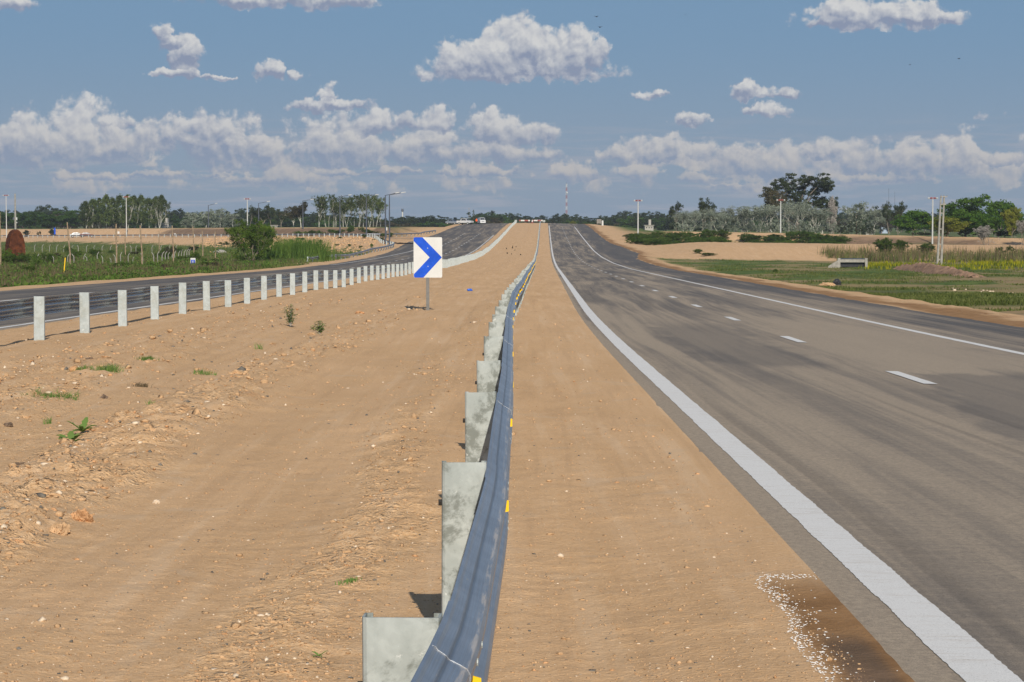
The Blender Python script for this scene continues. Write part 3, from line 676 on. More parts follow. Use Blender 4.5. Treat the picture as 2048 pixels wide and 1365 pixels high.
def guardrail(label, pts, side, post_mat, top=.75, spacing=3.81, reflect=False, first_big=100, panels_ind=40, name='guardrail', group=None, rail_mat=None, facing=None):
    """pts: dense polyline [(x,y)]; side: +1 rail to the right of travel direction, -1 left. posts stand behind the rail."""
    P = np.array(pts); seg = np.hypot(*np.diff(P, axis=0).T); S = np.concatenate([[0], np.cumsum(seg)])
    def pos(s):
        x = np.interp(s, S, P[:, 0]); y = np.interp(s, S, P[:, 1]); e = .3
        dx = np.interp(s+e, S, P[:, 0])-np.interp(s-e, S, P[:, 0]); dy = np.interp(s+e, S, P[:, 1])-np.interp(s-e, S, P[:, 1]); L = math.hypot(dx, dy) or 1
        dx, dy = dx/L, dy/L; nx, ny = (dy, -dx) if side > 0 else (-dy, dx)
        return float(x), float(y), nx, ny, dx, dy
    x0, y0 = P[0]
    root = empty(name, (x0, y0, H(x0, y0)), 0, label, 'guardrail', group); off = Vector((x0, y0, H(x0, y0)))
    n = int(S[-1]/spacing); base_post = None; extra = []
    gz = lambda x, y: float(height(x, y, False))
    for i in range(n+1):
        x, y, nx, ny, dx, dy = pos(i*spacing)
        px_, py_ = x-nx*.096, y-ny*.096; zg = gz(px_, py_)
        ang = math.atan2(dy, dx)-math.pi/2
        if facing is not None: ang = ang+facing
        if i < first_big:
            if base_post is None: base_post = post_mesh('post', h=top+.012, mats=[post_mat, M['bolt']]); o = base_post
            else: o = base_post.copy(); COL.objects.link(o)
            o.parent = root; o.location = Vector((px_, py_, zg+random.uniform(-.012, .012)))-off
            o.rotation_euler = (random.gauss(0, .006), random.gauss(0, .008), ang+random.gauss(0, .03))
        else: extra.append((px_, py_, zg, ang))
    if extra:
        mb = MB()
        for (a, b, c, ang) in extra: mb.box((a-off.x, b-off.y, c-off.z+top/2-.05), (.185, .065, top+.1), 0, Matrix.Rotation(ang, 3, 'Z'))
        tag(mb.build('far_posts', post_mat, root), kind='stuff', label='the most distant posts of the row')
    def path(s0, s1, k):
        out = []
        for s in np.linspace(s0, s1, k):
            x, y, nx, ny, dx, dy = pos(s); out.append((x-off.x, y-off.y, gz(x, y)-off.z, nx, ny, s))
        return out
    for i in range(min(n, panels_ind)):
        q = spacing/12; k0 = 12*i-(1 if i else 0); s0, s1 = k0*q, min((12*i+13)*q, S[-1])
        rail_panel('rail_panel', path(s0, s1, 14 if i else 13) if i < 12 else path(s0, s1, 5), side, top-.005, root, lift=.004*(i % 2), mats=rail_mat)
    if n > panels_ind:
        s = panels_ind*spacing; k = max(2, int((n*spacing-s)/3.81)+1)
        rail_panel('far_rail', path(s, n*spacing, k), side, top-.005, root, mats=rail_mat)
    if reflect:
        base_r = None
        for i in range(min(n, 70)):
            x, y, nx, ny, dx, dy = pos(i*spacing)
            if base_r is None:
                mb = MB(); mb.add([(.01, 0, -.04), (.078, 0, -.022), (.078, 0, .022), (.01, 0, .04), (.01, .012, -.04), (.078, .006, -.022), (.078, .006, .022), (.01, .012, .04)],
                                  [(0, 1, 2, 3), (7, 6, 5, 4), (0, 4, 5, 1), (1, 5, 6, 2), (2, 6, 7, 3), (3, 7, 4, 0)]); o = base_r = mb.build('reflector', M['yellow'], root)
            else: o = base_r.copy(); COL.objects.link(o); o.parent = root
            o.location = Vector((x+nx*.012, y+ny*.012, gz(x, y)+top-.005-.156))-off; o.rotation_euler = (0, 0, math.atan2(ny, nx))
            if i < 12:
                m2 = MB()
                for (q, zz) in ((.0835, -.075), (.0835, -.237)):
                    for w_ in (-.1, .1): m2.tube([(q-.002, w_, zz), (q+.005, w_, zz)], .009, 8)
                bo = m2.build('splice_bolt', M['post'], root); bo.location = Vector((x, y, gz(x, y)+top-.005))-off; bo.rotation_euler = (0, 0, math.atan2(ny, nx))
    return root, pos, n
# near guardrail: back face of rail at RAILT-.083 ; first post in view at y=4.95
ys = np.concatenate([np.arange(-6.48, 60, .5), np.arange(60, 662, 3)])
gr_pts = [(float(Rl(y)+RAILT(y)-.083), float(y)) for y in ys]
G1, pos1, n1_ = guardrail('bluish guardrail with yellow reflectors running up from the bottom edge between sand and main road',
                          gr_pts, +1, M['post'], reflect=True, first_big=100, panels_ind=60)
ys = np.concatenate([np.arange(10.0, 662, 3)])
G2, _, _ = guardrail('long guardrail with pale grey posts seen from behind, left of the blue and white sign',
                     [(float(Rl(y)-10.10), float(y)) for y in ys], -1, M['post_new'], first_big=100, panels_ind=60, rail_mat=M['rail_pale'])
# slip-road rail with its nose
def smooth_path(p, k=12):
    p = [Vector((*q, 0)) for q in p]; out = []
    for i in range(len(p)-1):
        a, b, c, d_ = p[max(i-1, 0)], p[i], p[i+1], p[min(i+2, len(p)-1)]
        for j in range(k):
            t = j/k; out.append(tuple((.5*((2*b)+(c-a)*t+(2*a-5*b+4*c-d_)*t*t+(3*b-3*c+d_-a)*t**3))[:2]))
    out.append(tuple(p[-1][:2])); return out
def offs_line(t, d): return (float(Rl(d))+t, d)
armA = [(-27.3, 285), (-25.6, 305), (-23.8, 325), (-22.2, 345), (-21.2, 362), (-21.0, 378), (-22.0, 390), (-24.4, 401)]
armB = [(x, float(slipd(x))-.3) for x in (-28, -34.7, -49, -64, -80, -97, -116, -135, -157, -190)]
G3, _, _ = guardrail('guardrail with a rounded nose that turns back along the slip road on the left', smooth_path(armA+armB), +1, M['post_new'], first_big=100, panels_ind=30)
def slip_far(x): return (x, float(slipd(x))+11.0)
G4, _, _ = guardrail('short distant guardrail ending in a flared nose beside the left carriageway', smooth_path([(-18.0, 503), (-18.9, 497), (-21.9, 475), (-25.4, 460), (-29, 449), (-33, 455), (-38, 466)]), -1, M['post_new'], first_big=60, panels_ind=10)

# ------------------------------------------------------------------ signs
def ring(cx, cz, rx, rz, wx, n=20):
    V = []; F = []
    for k in range(n):
        a = 2*math.pi*k/n; c, s = math.cos(a), math.sin(a)
        for (fx, fz) in ((rx, rz), (rx-wx, rz-wx)):
            V += [(cx+c*fx, 0, cz+s*fz), (cx+c*fx, -.004, cz+s*fz)]
    for k in range(n):
        a, b = 4*k, 4*((k+1) % n)
        F += [(a+1, b+1, b+3, a+3), (a, a+2, b+2, b), (a, b, b+1, a+1), (a+2, a+3, b+3, b+2)]
    return V, F
def chevron_sign():
    g_ = gnd(856, 622); dd = g_.y; mpp = dd/FPX; w, h = 57*mpp, 80.5*mpp
    zt = at(856, 475, dd).z-g_.z; zb = zt-h
    root = empty('chevron_sign', g_, R_(2.5), 'white rectangular road sign with a bold blue chevron pointing right on a grey post', 'road sign')
    mb = MB(); n = 5; rr = .035; pl = []
    for (cx, cz, a0) in ((w/2-rr, zt-rr, 0), (-w/2+rr, zt-rr, 90), (-w/2+rr, zb+rr, 180), (w/2-rr, zb+rr, 270)):
        for k in range(n): a = R_(a0+90*k/(n-1)); pl.append((cx+rr*math.cos(a), cz+rr*math.sin(a)))
    mb.prism(pl, 'y', -.052, -.048); panel = mb.build('sign_panel', M['white'], root)
    u = lambda x, y: (-w/2+(x-330)/388*w, zt-(y-168)/547*h)
    pts = [u(*q) for q in ((331, 218), (331, 185), (337, 171), (352, 168), (450, 168), (714, 440), (462, 714), (350, 714), (336, 706), (333, 668), (548, 440))]
    mb = MB(); tris = MB()
    # two arms
    a = [pts[i] for i in (0, 1, 2, 3, 4, 5, 10)]; b = [pts[i] for i in (10, 5, 6, 7, 8, 9)]
    mb.prism(a, 'y', -.0565, -.0525); mb.prism(b, 'y', -.0565, -.0525); mb.build('chevron', M['blue'], panel)
    for (x, y) in ((521, 315), (525, 563)):
        q = u(x, y); m2 = MB(); m2.tube([(q[0], -.056, q[1]), (q[0], -.066, q[1])], .012, 10); m2.build('bolt', M['white'], panel)
    cx = u(521, 0)[0]; mb = MB(); mb.box((cx, 0, (zt-.05)/2-.15), (.088, .088, zt-.05+.3), 0, None, .006); mb.build('post', M['signpost'], root)
chevron_sign()
def km_sign():
    g_ = gnd(385.5, 534); g_ = on(385.5, g_.y-10); dd = g_.y; m_ = dd/FPX; root = empty('distance_marker_sign', g_, 0, 'small white marker sign with a blue field and white zero beside the left road', 'road sign')
    w, h = 10*m_, 12*m_; zt = at(385, 516.5, g_.y).z-g_.z
    mb = MB(); mb.box((0, 0, zt-h/2), (w, .02, h), 0, None, .004); p_ = mb.build('sign_panel', M['white'], root)
    mb = MB(); mb.box((0, -.013, zt-h*.60), (w*.8, .004, h*.62), 0); f = mb.build('blue_field', M['blue'], p_)
    V, F = ring(0, zt-h*.62, w*.17, h*.2, w*.085); mb = MB(); mb.add([(x, y-.0155, z) for x, y, z in V], F); mb.build('digit', M['white'], f)
    mb = MB(); mb.box((0, .03, zt/2-.1), (.06, .04, zt+.1)); mb.build('post', M['darkpole'], root)
km_sign()

# ------------------------------------------------------------------ poles, masts, lamps
def flood_pole(px, ytop, d, label, h_over=None):
    g_ = on(px, d); top = at(px, ytop, d).z-g_.z
    root = empty('floodlight_pole', g_, 0, label, 'lamp pole', 'white poles with red crossheads')
    mb = MB(); mb.tube([(0, 0, -.5), (0, 0, top-.4)], [.17, .11], 8); mb.build('pole', M['whitepole'], root)
    mb = MB(); mb.box((0, 0, top-.25), (1.8, .10, .10)); mb.box((0, 0, top-.05), (1.0, .10, .08)); hd = mb.build('crosshead', M['red'], root)
    for k in (-1, -.45, .45, 1):
        mb = MB(); mb.box((k*.8, -.15, top-.18), (.32, .22, .24), 0, Matrix.Rotation(.5, 3, 'X')); mb.build('lamp', M['red' if abs(k) < .5 else 'whitepole'], root)
for (px, yt, d, w_) in ((13, 390, 640, 'white floodlight pole at the far left edge, before the dark trees'), (253, 393, 600, 'white floodlight pole in front of the tall poplars'),
                        (495, 397, 590, 'white floodlight pole rising behind the big roadside bush'), (1276, 400, 470, 'white floodlight pole standing on the bank right of the main road'),
                        (1561, 399, 470, 'white floodlight pole amid the silvery trees below the big eucalyptus'), (1865, 395, 410, 'white floodlight pole left of the double electricity pole')):
    flood_pole(px, yt, d, w_)
def street_lamp(px, ytop, tipx, tipy, d, label):
    g_ = on(px, d); top = at(px, ytop, d); tip = at(tipx, tipy, d)
    root = empty('street_lamp', g_, 0, label, 'street lamp', 'dark street lamps along the slip road')
    z = top.z-g_.z; dx = tip.x-top.x; dz = tip.z-top.z
    mb = MB(); mb.tube([(0, 0, -.5), (0, 0, z*.5), (0, 0, z)], [.16, .13, .09], 8); mb.build('pole', M['darkpole'], root)
    mb = MB(); mb.tube([(0, 0, z-.02), (dx*.5, 0, z+dz*.45), (dx*.8, 0, z+dz*.85)], .06, 6); mb.build('arm', M['darkpole'], root)
    mb = MB(); mb.box((dx*.88, 0, z+dz*.95), (abs(dx)*.30, .32, .14), 0, Matrix.Rotation(-math.atan2(dz, dx), 3, 'Y'), .04); mb.build('lamp_head', M['whitepole'], root)
for a in ((417, 411, 435, 407, 600, 'dark street lamp whose head shows above the silvery trees'), (517.5, 407, 540, 403, 560, 'dark street lamp above the trees right of the big bush'),
          (606, 402, 627, 399, 520, 'dark street lamp rising from behind the brown eucalyptus'), (680, 394, 703, 390, 480, 'dark street lamp in the middle of the loose poplar row'),
          (733, 391, 757, 390, 455, 'dark street lamp left of the closely spaced pair'), (771, 391, 798, 385.5, 400, 'dark street lamp inside the guardrail nose, nearer of the pair'), (779, 390, 811, 385, 396, 'dark street lamp with the longest arm at the guardrail nose')):
    street_lamp(*a)
def box_pole():
    d = 560; g_ = on(31, d); z = at(31, 388, d).z-g_.z; root = empty('concrete_pole', g_, 0, 'thick concrete pole with small equipment boxes by the left edge', 'utility pole')
    mb = MB(); mb.tube([(0, 0, -.5), (0, 0, z)], [.30, .2], 8); mb.build('pole', M['concrete'], root)
    zz = at(31, 438, d).z-g_.z
    for s in (-1, 1): mb = MB(); mb.box((s*.4, -.2, zz), (.34, .3, .7), 0, None, .03); mb.build('equipment_box', M['whitepole' if s > 0 else 'darkpole'], root)
    mb = MB(); mb.box((.42, -.2, zz-1.0), (.22, .2, .3)); mb.build('equipment_box', M['whitepole'], root)
box_pole()
def h_pole():
    d = 262; a = at(1875, 523, d); g_ = Vector((at(1879, 500, d).x, d, H(at(1879, 500, d).x, d))); m_ = d/FPX
    root = empty('electricity_pole', g_, 0, 'tall double concrete electricity pole with crossarms standing in the meadow', 'utility pole')
    zt = at(1880, 392, d).z-g_.z; zb = at(1880, 523, d).z-g_.z
    A0, A1 = (-4*m_, 0, -.3), (.0*m_+.1, 0, zt); B0, B1 = (3.5*m_, 0, -.3), (8.2*m_, 0, zt)
    for (p0, p1) in ((A0, A1), (B0, B1)): mb = MB(); mb.tube([p0, p1], [.17, .10], 8); mb.build('pole', M['concrete'], root)
    def P(s, f): q = [(A0, A1), (B0, B1)][s]; return Vector(q[0]).lerp(Vector(q[1]), f)
    for f in (.12, .33, .54, .76):
        mb = MB(); a_, b_ = P(0, f), P(1, f); mb.box((a_+b_)/2, ((b_-a_).length, .10, .14)); mb.build('crosspiece', M['concrete'], root)
    for k, f in enumerate((.985, .88)):
        mb = MB(); a_, b_ = P(0, f), P(1, f); L = (14 if k == 0 else 12)*m_; mb.box((a_.x+L/2-.1, -.12, a_.z), (L, .09, .10)); c = mb.build('crossarm', M['twig'], root)
        for q in (.15, .5, .95): m2 = MB(); m2.tube([(a_.x+L*q-.1, -.12, a_.z+.05), (a_.x+L*q-.1, -.12, a_.z+.22)], .04, 6); m2.build('insulator', M['concrete'], c)
h_pole()
def lattice_tower(px, ytop, d, w, label, name='radio_tower'):
    zb = -4.5+EYE; X = at(px, 440, d).x; zt = at(px, ytop, d).z; hh = zt-zb
    root = empty(name, (X, d, zb), 0, label, 'tower'); n = 12
    for k in range(n):
        z0, z1 = hh*k/n, hh*(k+1)/n; mb = MB(); t = w*.085; w0, w1 = w*(1-.35*k/n), w*(1-.35*(k+1)/n)
        c0 = [(-w0/2, -w0/2, z0), (w0/2, -w0/2, z0), (0, w0/2, z0)]; c1 = [(-w1/2, -w1/2, z1), (w1/2, -w1/2, z1), (0, w1/2, z1)]
        for a_, b_ in zip(c0, c1): mb.tube([a_, b_], t*.8, 5)
        for j in range(3):
            mb.tube([c0[j], c1[(j+1) % 3]], t*.5, 4); mb.tube([c1[j], c1[(j+1) % 3]], t*.5, 4)
            mid = [(Vector(c0[q])+Vector(c1[q]))/2 for q in (j, (j+1) % 3)]; mb.tube(mid, t*.5, 4)
        mb.build('mast_section', M['red' if k % 2 == 0 else 'whitepole'], root)
    mb = MB(); mb.tube([(w*.35, -w*.6, hh*.80), (w*.35, -w*1.1, hh*.80)], w*.38, 12); mb.build('dish', M['whitepole'], root)
    mb = MB(); mb.tube([(0, 0, hh), (0, 0, hh*1.03)], w*.1, 5); mb.build('aerial', M['darkpole'], root)
lattice_tower(1133, 368, 1500, 1.25, 'red and white lattice radio tower above the treeline right of the crest')
def thin_mast(px, yt, d, r, m, label, name='mast'):
    X = at(px, 440, d).x; zb = -4.5+EYE; mb = MB(); h = at(px, yt, d).z-zb; mb.tube([(0, 0, 0), (0, 0, h*.6), (0, 0, h)], [r, r*.8, r*.5], 6)
    mb.tube([(-r*1.5, 0, h*.97), (r*1.5, 0, h*.97)], r*.5, 5)
    o = mb.build(name, M[m]); o.location = (X, d, zb); tag(o, label, 'mast')
thin_mast(938, 416, 1500, .28, 'twig', 'thin faint mast above the trees left of the white vehicles')
thin_mast(1777, 377, 1400, .14, 'darkpole', 'thin dark mast far behind the right-hand trees, taller of two')
thin_mast(1789, 384, 1400, .12, 'darkpole', 'thin dark mast far behind the right-hand trees, shorter of two')
def chimney():
    d = 1300; X = at(805, 440, d).x; zb = EYE-4.5; root = empty('water_tower', (X, d, zb), 0, 'slim white tower with a dark cap above the trees right of the street lamps', 'tower')
    z = at(805, 418, d).z-zb; mb = MB(); mb.tube([(0, 0, 0), (0, 0, z*.86)], [.55, .45], 10); mb.build('shaft', M['whitepole'], root)
    mb = MB(); mb.tube([(0, 0, z*.86), (0, 0, z*.9), (0, 0, z)], [.5, .75, .65], 10); mb.build('cap', M['darkpole'], root)
chimney()

# ------------------------------------------------------------------ field poles and bent fence posts
def wood_pole(px, yt, yb, d, lean, label):
    g_ = on(px, d); h = at(px, yt, d).z-g_.z; mb = MB(); mb.tube([(0, 0, -.4), (.04, 0, h*.33), (lean*.5, 0, h*.66), (lean, 0, h)], [.09, .085, .08, .065], 8)
    o = mb.build('wooden_pole', M['wood']); o.location = g_; tag(o, label, 'pole', 'bare wooden poles in the left field')
for a in ((0, 425, 515, 235, 0, 'bare wooden pole cut by the left edge of the photo'), (139, 445, 528, 235, -.25, 'rough wooden pole with a pale knob on top, above the yellow stake'), (232, 448, 528, 235, .02, 'bare wooden pole, tallest between the yellow stake and the marker sign'),
          (283, 451, 528, 240, -.15, 'leaning bare wooden pole left of the curved fence posts'), (250, 466, 500, 330, 0, 'thin wooden pole under the poplars'), (346, 452, 518, 270, -.1, 'bare wooden pole rising out of the curved fence posts'), (387, 453, 513, 300, -.08, 'bare wooden pole directly above the blue marker sign'),
          (405, 461, 509, 320, -.05, 'short wooden pole right of the marker sign, nearer to it'), (430, 463, 517, 300, 0, 'short wooden pole closest to the big bush'), (318, 463, 490, 400, 0, 'most distant thin wooden pole in the left field')):
    wood_pole(*a)
def bent_post_base():
    mb = MB(); mb.tube([(0, 0, -.2), (0, 0, .95), (-.03, 0, 1.08), (-.22, 0, 1.36)], [.055, .05, .05, .042], 4); o = mb.build('fence_post', M['concrete'])
    return o
fp0 = None
def bent(px, d, sc=1., fl=1):
    global fp0
    g_ = on(px, d)
    if fp0 is None: fp0 = bent_post_base(); o = fp0
    else: o = fp0.copy(); COL.objects.link(o)
    o.location = g_; o.scale = (sc*fl, sc, sc); o.rotation_euler = (random.gauss(0, .03), random.gauss(0, .05), random.gauss(0, .25))
    tag(o, 'whitish concrete fence post with a bent top standing in the left field', 'fence post', 'bent concrete posts of the field fences')
for k, px in enumerate([50, 68, 84, 98, 111, 127, 142, 157, 173, 188, 203, 219, 234, 249, 262, 272, 304, 320, 338, 350]): bent(px+random.uniform(-1, 1), 392-.5*k, 1.15, -1 if k % 7 else 1)
for k, px in enumerate([75, 85, 92, 105, 136, 148, 165, 173, 193, 206, 222, 229, 242, 254, 266]): bent(px+random.uniform(-1.5, 1.5), 262+random.uniform(-12, 12), random.uniform(.75, 1.15), random.choice((-1, 1)))
for k, px in enumerate([285, 307, 315, 323, 330, 336, 343, 350, 356, 362, 367, 373, 378]): bent(px, 262+k*4.5, 1.12, 1 if k < 2 else -1)
def stake():
    g_ = on(128, 190); z = at(128, 517, 190).z-g_.z; mb = MB(); mb.box((0, 0, z/2), (.08, .08, z+.1), 0, Matrix.Rotation(.1, 3, 'Y'), .01)
    o = mb.build('marker_stake', M['yellow']); o.location = g_; tag(o, 'yellow marker stake among green weeds in the left field', 'stake')
stake()

# ------------------------------------------------------------------ rusty tank, banners, little boards
def tank():
    d = 300; g_ = on(30, d); m_ = d/FPX; zt = at(30, 460, d).z-g_.z; w = 34*m_
    root = empty('rusty_tank', g_, R_(28), 'rust-brown arched metal tank half buried in bushes at the left edge', 'tank')
    mb = MB(); n = 48; V = []; F = []; dep = 2.3
    for j, (y, s) in enumerate(((-dep/2, .97), (-dep/2+.15, 1), (dep/2-.15, 1), (dep/2, .97))):
        for k in range(n+1):
            a = math.pi*k/n; r_ = 1+.012*math.sin(k*math.pi*.9); V.append((-math.cos(a)*w/2*s*r_, y, max(0, math.sin(a)**.62)*zt*s*r_))
    for j in range(3):
        for k in range(n): F.append((j*(n+1)+k, j*(n+1)+k+1, (j+1)*(n+1)+k+1, (j+1)*(n+1)+k))
    mb.add(V, F); mb.add([V[k] for k in range(n+1)], [tuple(range(n+1))]); mb.add([V[3*(n+1)+k] for k in range(n+1)], [tuple(range(n+1))[::-1]])
    mb.build('shell', M['rust'], root)
    for k in range(-5, 6):
        h = zt*math.sin(math.acos(min(.98, abs(k)/5.6)))**.62*.95
        mb = MB(); mb.box((k/5.6*w/2*.95, -dep/2-.03, h/2), (.07, .07, h)); mb.build('rib', M['rust'], root)
tank()
def board(name, px, y0, y1, wpx, d, m, label, cat, post=True):
    g_ = on(px, d); z0, z1 = at(px, y1, d).z-g_.z, at(px, y0, d).z-g_.z; w = wpx*d/FPX; root = empty(name, g_, 0, label, cat)
    mb = MB(); mb.box((0, -.05, (z0+z1)/2), (w, .05, z1-z0), 0, None, .01); mb.build('panel', M[m], root)
    mb = MB(); mb.tube([(0, 0, -.3), (0, 0, z1)], .06, 6); mb.build('post', M['darkpole'], root)
board('banner', 109.5, 456, 469, 3.4, 640, 'blue', 'tall blue banner beside the slip road at the far left', 'banner')
board('banner', 223, 459, 467.5, 2.2, 640, 'blue', 'narrow blue banner left of the white pole under the poplars', 'banner')
board('small_sign', 237, 463.5, 468, 4, 610, 'white', 'small blank white board right of the blue banners', 'sign')
board('small_sign', 350, 467.5, 472, 3.2, 575, 'white', 'small white board before the dark soil bank', 'sign')
board('small_sign', 773, 455, 461.5, 3.4, 440, 'white', 'small white board beside the dark lamp posts at the nose', 'sign')

# ------------------------------------------------------------------ vehicles
def wheel(parent, x, y, r, w=.22):
    mb = MB(); mb.tube([(x-w/2, y, r), (x-w/2+.03, y, r), (x+w/2-.03, y, r), (x+w/2, y, r)], [r*.92, r, r, r*.92], 18); o = mb.build('wheel', M['tyre'], parent)
    mb = MB(); s = 1 if x > 0 else -1; mb.tube([(x+s*(w/2-.01), y, r), (x+s*(w/2+.012), y, r)], r*.6, 14); mb.build('rim', M['whitepole'], o)
def car(name, loc, rz, paint, label, cat, style='sedan', group=None):
    "car along local y, front at -y"
    root = empty(name, loc, rz, label, cat, group)
    W_ = .86
    if style == 'sedan':
        L = 2.15; low = [(-L, .30), (-L, .62), (-L+.12, .74), (-.95, .90), (1.35, .96), (2.05, .90), (2.12, .60), (2.10, .30)]
        cab = [(-1.05, .88), (-.35, 1.38), (.0, 1.44), (.75, 1.42), (1.05, 1.36), (1.65, .92)]
        wins = [[(-.82, .95), (-.32, 1.33), (.05, 1.37), (.05, .95)], [(.12, .95), (.12, 1.37), (.72, 1.35), (1.25, .97)]]
    elif style == 'pickup':
        L = 2.6; low = [(-L, .45), (-L, .95), (-L+.15, 1.08), (-1.35, 1.15), (2.5, 1.15), (2.6, 1.08), (2.6, .50)]
        cab = [(-1.45, 1.12), (-.75, 1.72), (-.4, 1.80), (.75, 1.80), (1.0, 1.74), (1.12, 1.14)]
        wins = [[(-1.15, 1.2), (-.68, 1.65), (-.15, 1.71), (-.15, 1.2)], [(-.08, 1.2), (-.08, 1.71), (.72, 1.70), (.86, 1.2)]]
    else:
        L = 2.3; low = [(-L, .35), (-L, .95), (-L+.1, 1.1), (-1.6, 1.2), (2.25, 1.2), (2.3, .8), (2.28, .35)]
        cab = [(-1.7, 1.18), (-1.05, 1.86), (-.7, 1.95), (2.1, 1.95), (2.2, 1.85), (2.27, 1.18)]
        wins = [[(-1.4, 1.25), (-1.0, 1.75), (-.4, 1.82), (-.4, 1.25)], [(-.3, 1.25), (-.3, 1.82), (.8, 1.82), (.8, 1.25)]]
    mb = MB(); mb.prism(low, 'x', -W_, W_); body = mb.build('body', paint, root)
    b = body.modifiers.new('b', 'BEVEL'); b.width = .05; b.segments = 2; b.limit_method = 'ANGLE'
    mb = MB(); n = len(cab); V = [(-W_*.97 if z < cab[0][1]+.05 else -W_*.80, y, z) for y, z in cab]+[(W_*.97 if z < cab[0][1]+.05 else W_*.80, y, z) for y, z in cab]
    mb.add(V, [tuple(range(n))[::-1], tuple(range(n, 2*n))]+[(i, (i+1) % n, n+(i+1) % n, n+i) for i in range(n)]); mb.build('cabin', paint, root)
    zlo, zhi = cab[0][1], max(z for _, z in cab)
    for s in (-1, 1):
        for wn_ in wins:
            mb = MB(); q = [(s*(W_*.985-(z-zlo)/(zhi-zlo)*W_*.17+.004), y, z) for y, z in wn_]; q2 = [(x-s*.02, y, z) for x, y, z in q]
            k = len(q); mb.add(q+q2, [tuple(range(k)), tuple(range(k, 2*k))[::-1]]+[(i, (i+1) % k, k+(i+1) % k, k+i) for i in range(k)]); mb.build('window', M['glass'], root)
    (ya, za), (yb, zb) = cab[0], cab[1]; dy, dz = yb-ya, zb-za; nrm = Vector((0, -dz, dy)).normalized()*.012
    for (y0_, z0_, y1_, z1_, nn, nm) in ((ya+dy*.12, za+dz*.12, ya+dy*.92, za+dz*.92, nrm, 'windscreen'), (cab[-1][0]+(cab[-2][0]-cab[-1][0])*.15, cab[-1][1]+(cab[-2][1]-cab[-1][1])*.15, cab[-2][0], cab[-2][1]-.04, Vector((0, .02, .01)), 'rear_window')):
        mb = MB(); q = [Vector((-W_*.84, y0_, z0_))+nn, Vector((W_*.84, y0_, z0_))+nn, Vector((W_*.72, y1_, z1_))+nn, Vector((-W_*.72, y1_, z1_))+nn]; q2 = [v-nn*.8 for v in q]
        mb.add(q+q2, [(0, 1, 2, 3), (7, 6, 5, 4), (0, 4, 5, 1), (1, 5, 6, 2), (2, 6, 7, 3), (3, 7, 4, 0)]); mb.build(nm, M['glass'], root)
    zh = low[1][1]-.08
    for s in (-1, 1):
        mb = MB(); mb.box((s*W_*.72, -L-.005, zh), (.34, .05, .16), 0, None, .02); mb.build('headlight', M['whitepole'], root)
        mb = MB(); mb.box((s*W_*.85, low[-1][0]+.01, zh), (.2, .05, .24), 0, None, .02); mb.build('tail_light', M['red'], root)
        for y in (-L*.62, L*.60): wheel(root, s*(W_-.10), y, .33 if style == 'sedan' else .38)
    mb = MB(); mb.box((0, -L-.01, zh-.05), (W_*.9, .04, .14)); mb.build('grille', M['glass'], root)
    mb = MB(); mb.box((0, -L-.03, low[0][1]+.06), (W_*1.9, .12, .18), 0, None, .03); mb.build('bumper', M['glass' if style != 'sedan' else 'carsilver'] if style == 'pickup' else paint, root)
    return root
def carloc(px, d): return on(px, d)+Vector((0, 0, .0))
def rs(px, d):
    X = at(px, 445, d).x; return Vector((X, d, float(road_z(np.array(X-Rl(d)), d))+.01))
car('silver_car', rs(905, 668), R_(60), M['carsilver'], 'silver car parked leftmost of the three on the crest of the left carriageway', 'car')
car('pickup_truck', rs(930, 640), R_(55), M['carwhite'], 'white pickup truck parked on the crest between the silver car and the worker', 'pickup', 'pickup')
car('white_van', rs(963, 645), R_(12), M['carwhite'], 'white van parked on the crest right of the worker in orange', 'van', 'van')
def on_slip(px, o_):
    X = at(px, 470, 612).x; return Vector((X, float(slipd(X))+o_, float(slipz(X))+EYE+.02))
car('white_car', on_slip(158, 3.2), R_(103), M['carwhite'], 'white car driving on the distant slip road at the left', 'car')
car('dark_car', on_slip(178, 6.6), R_(103), M['cardark'], 'dark red car right behind the white car on the slip road', 'car')

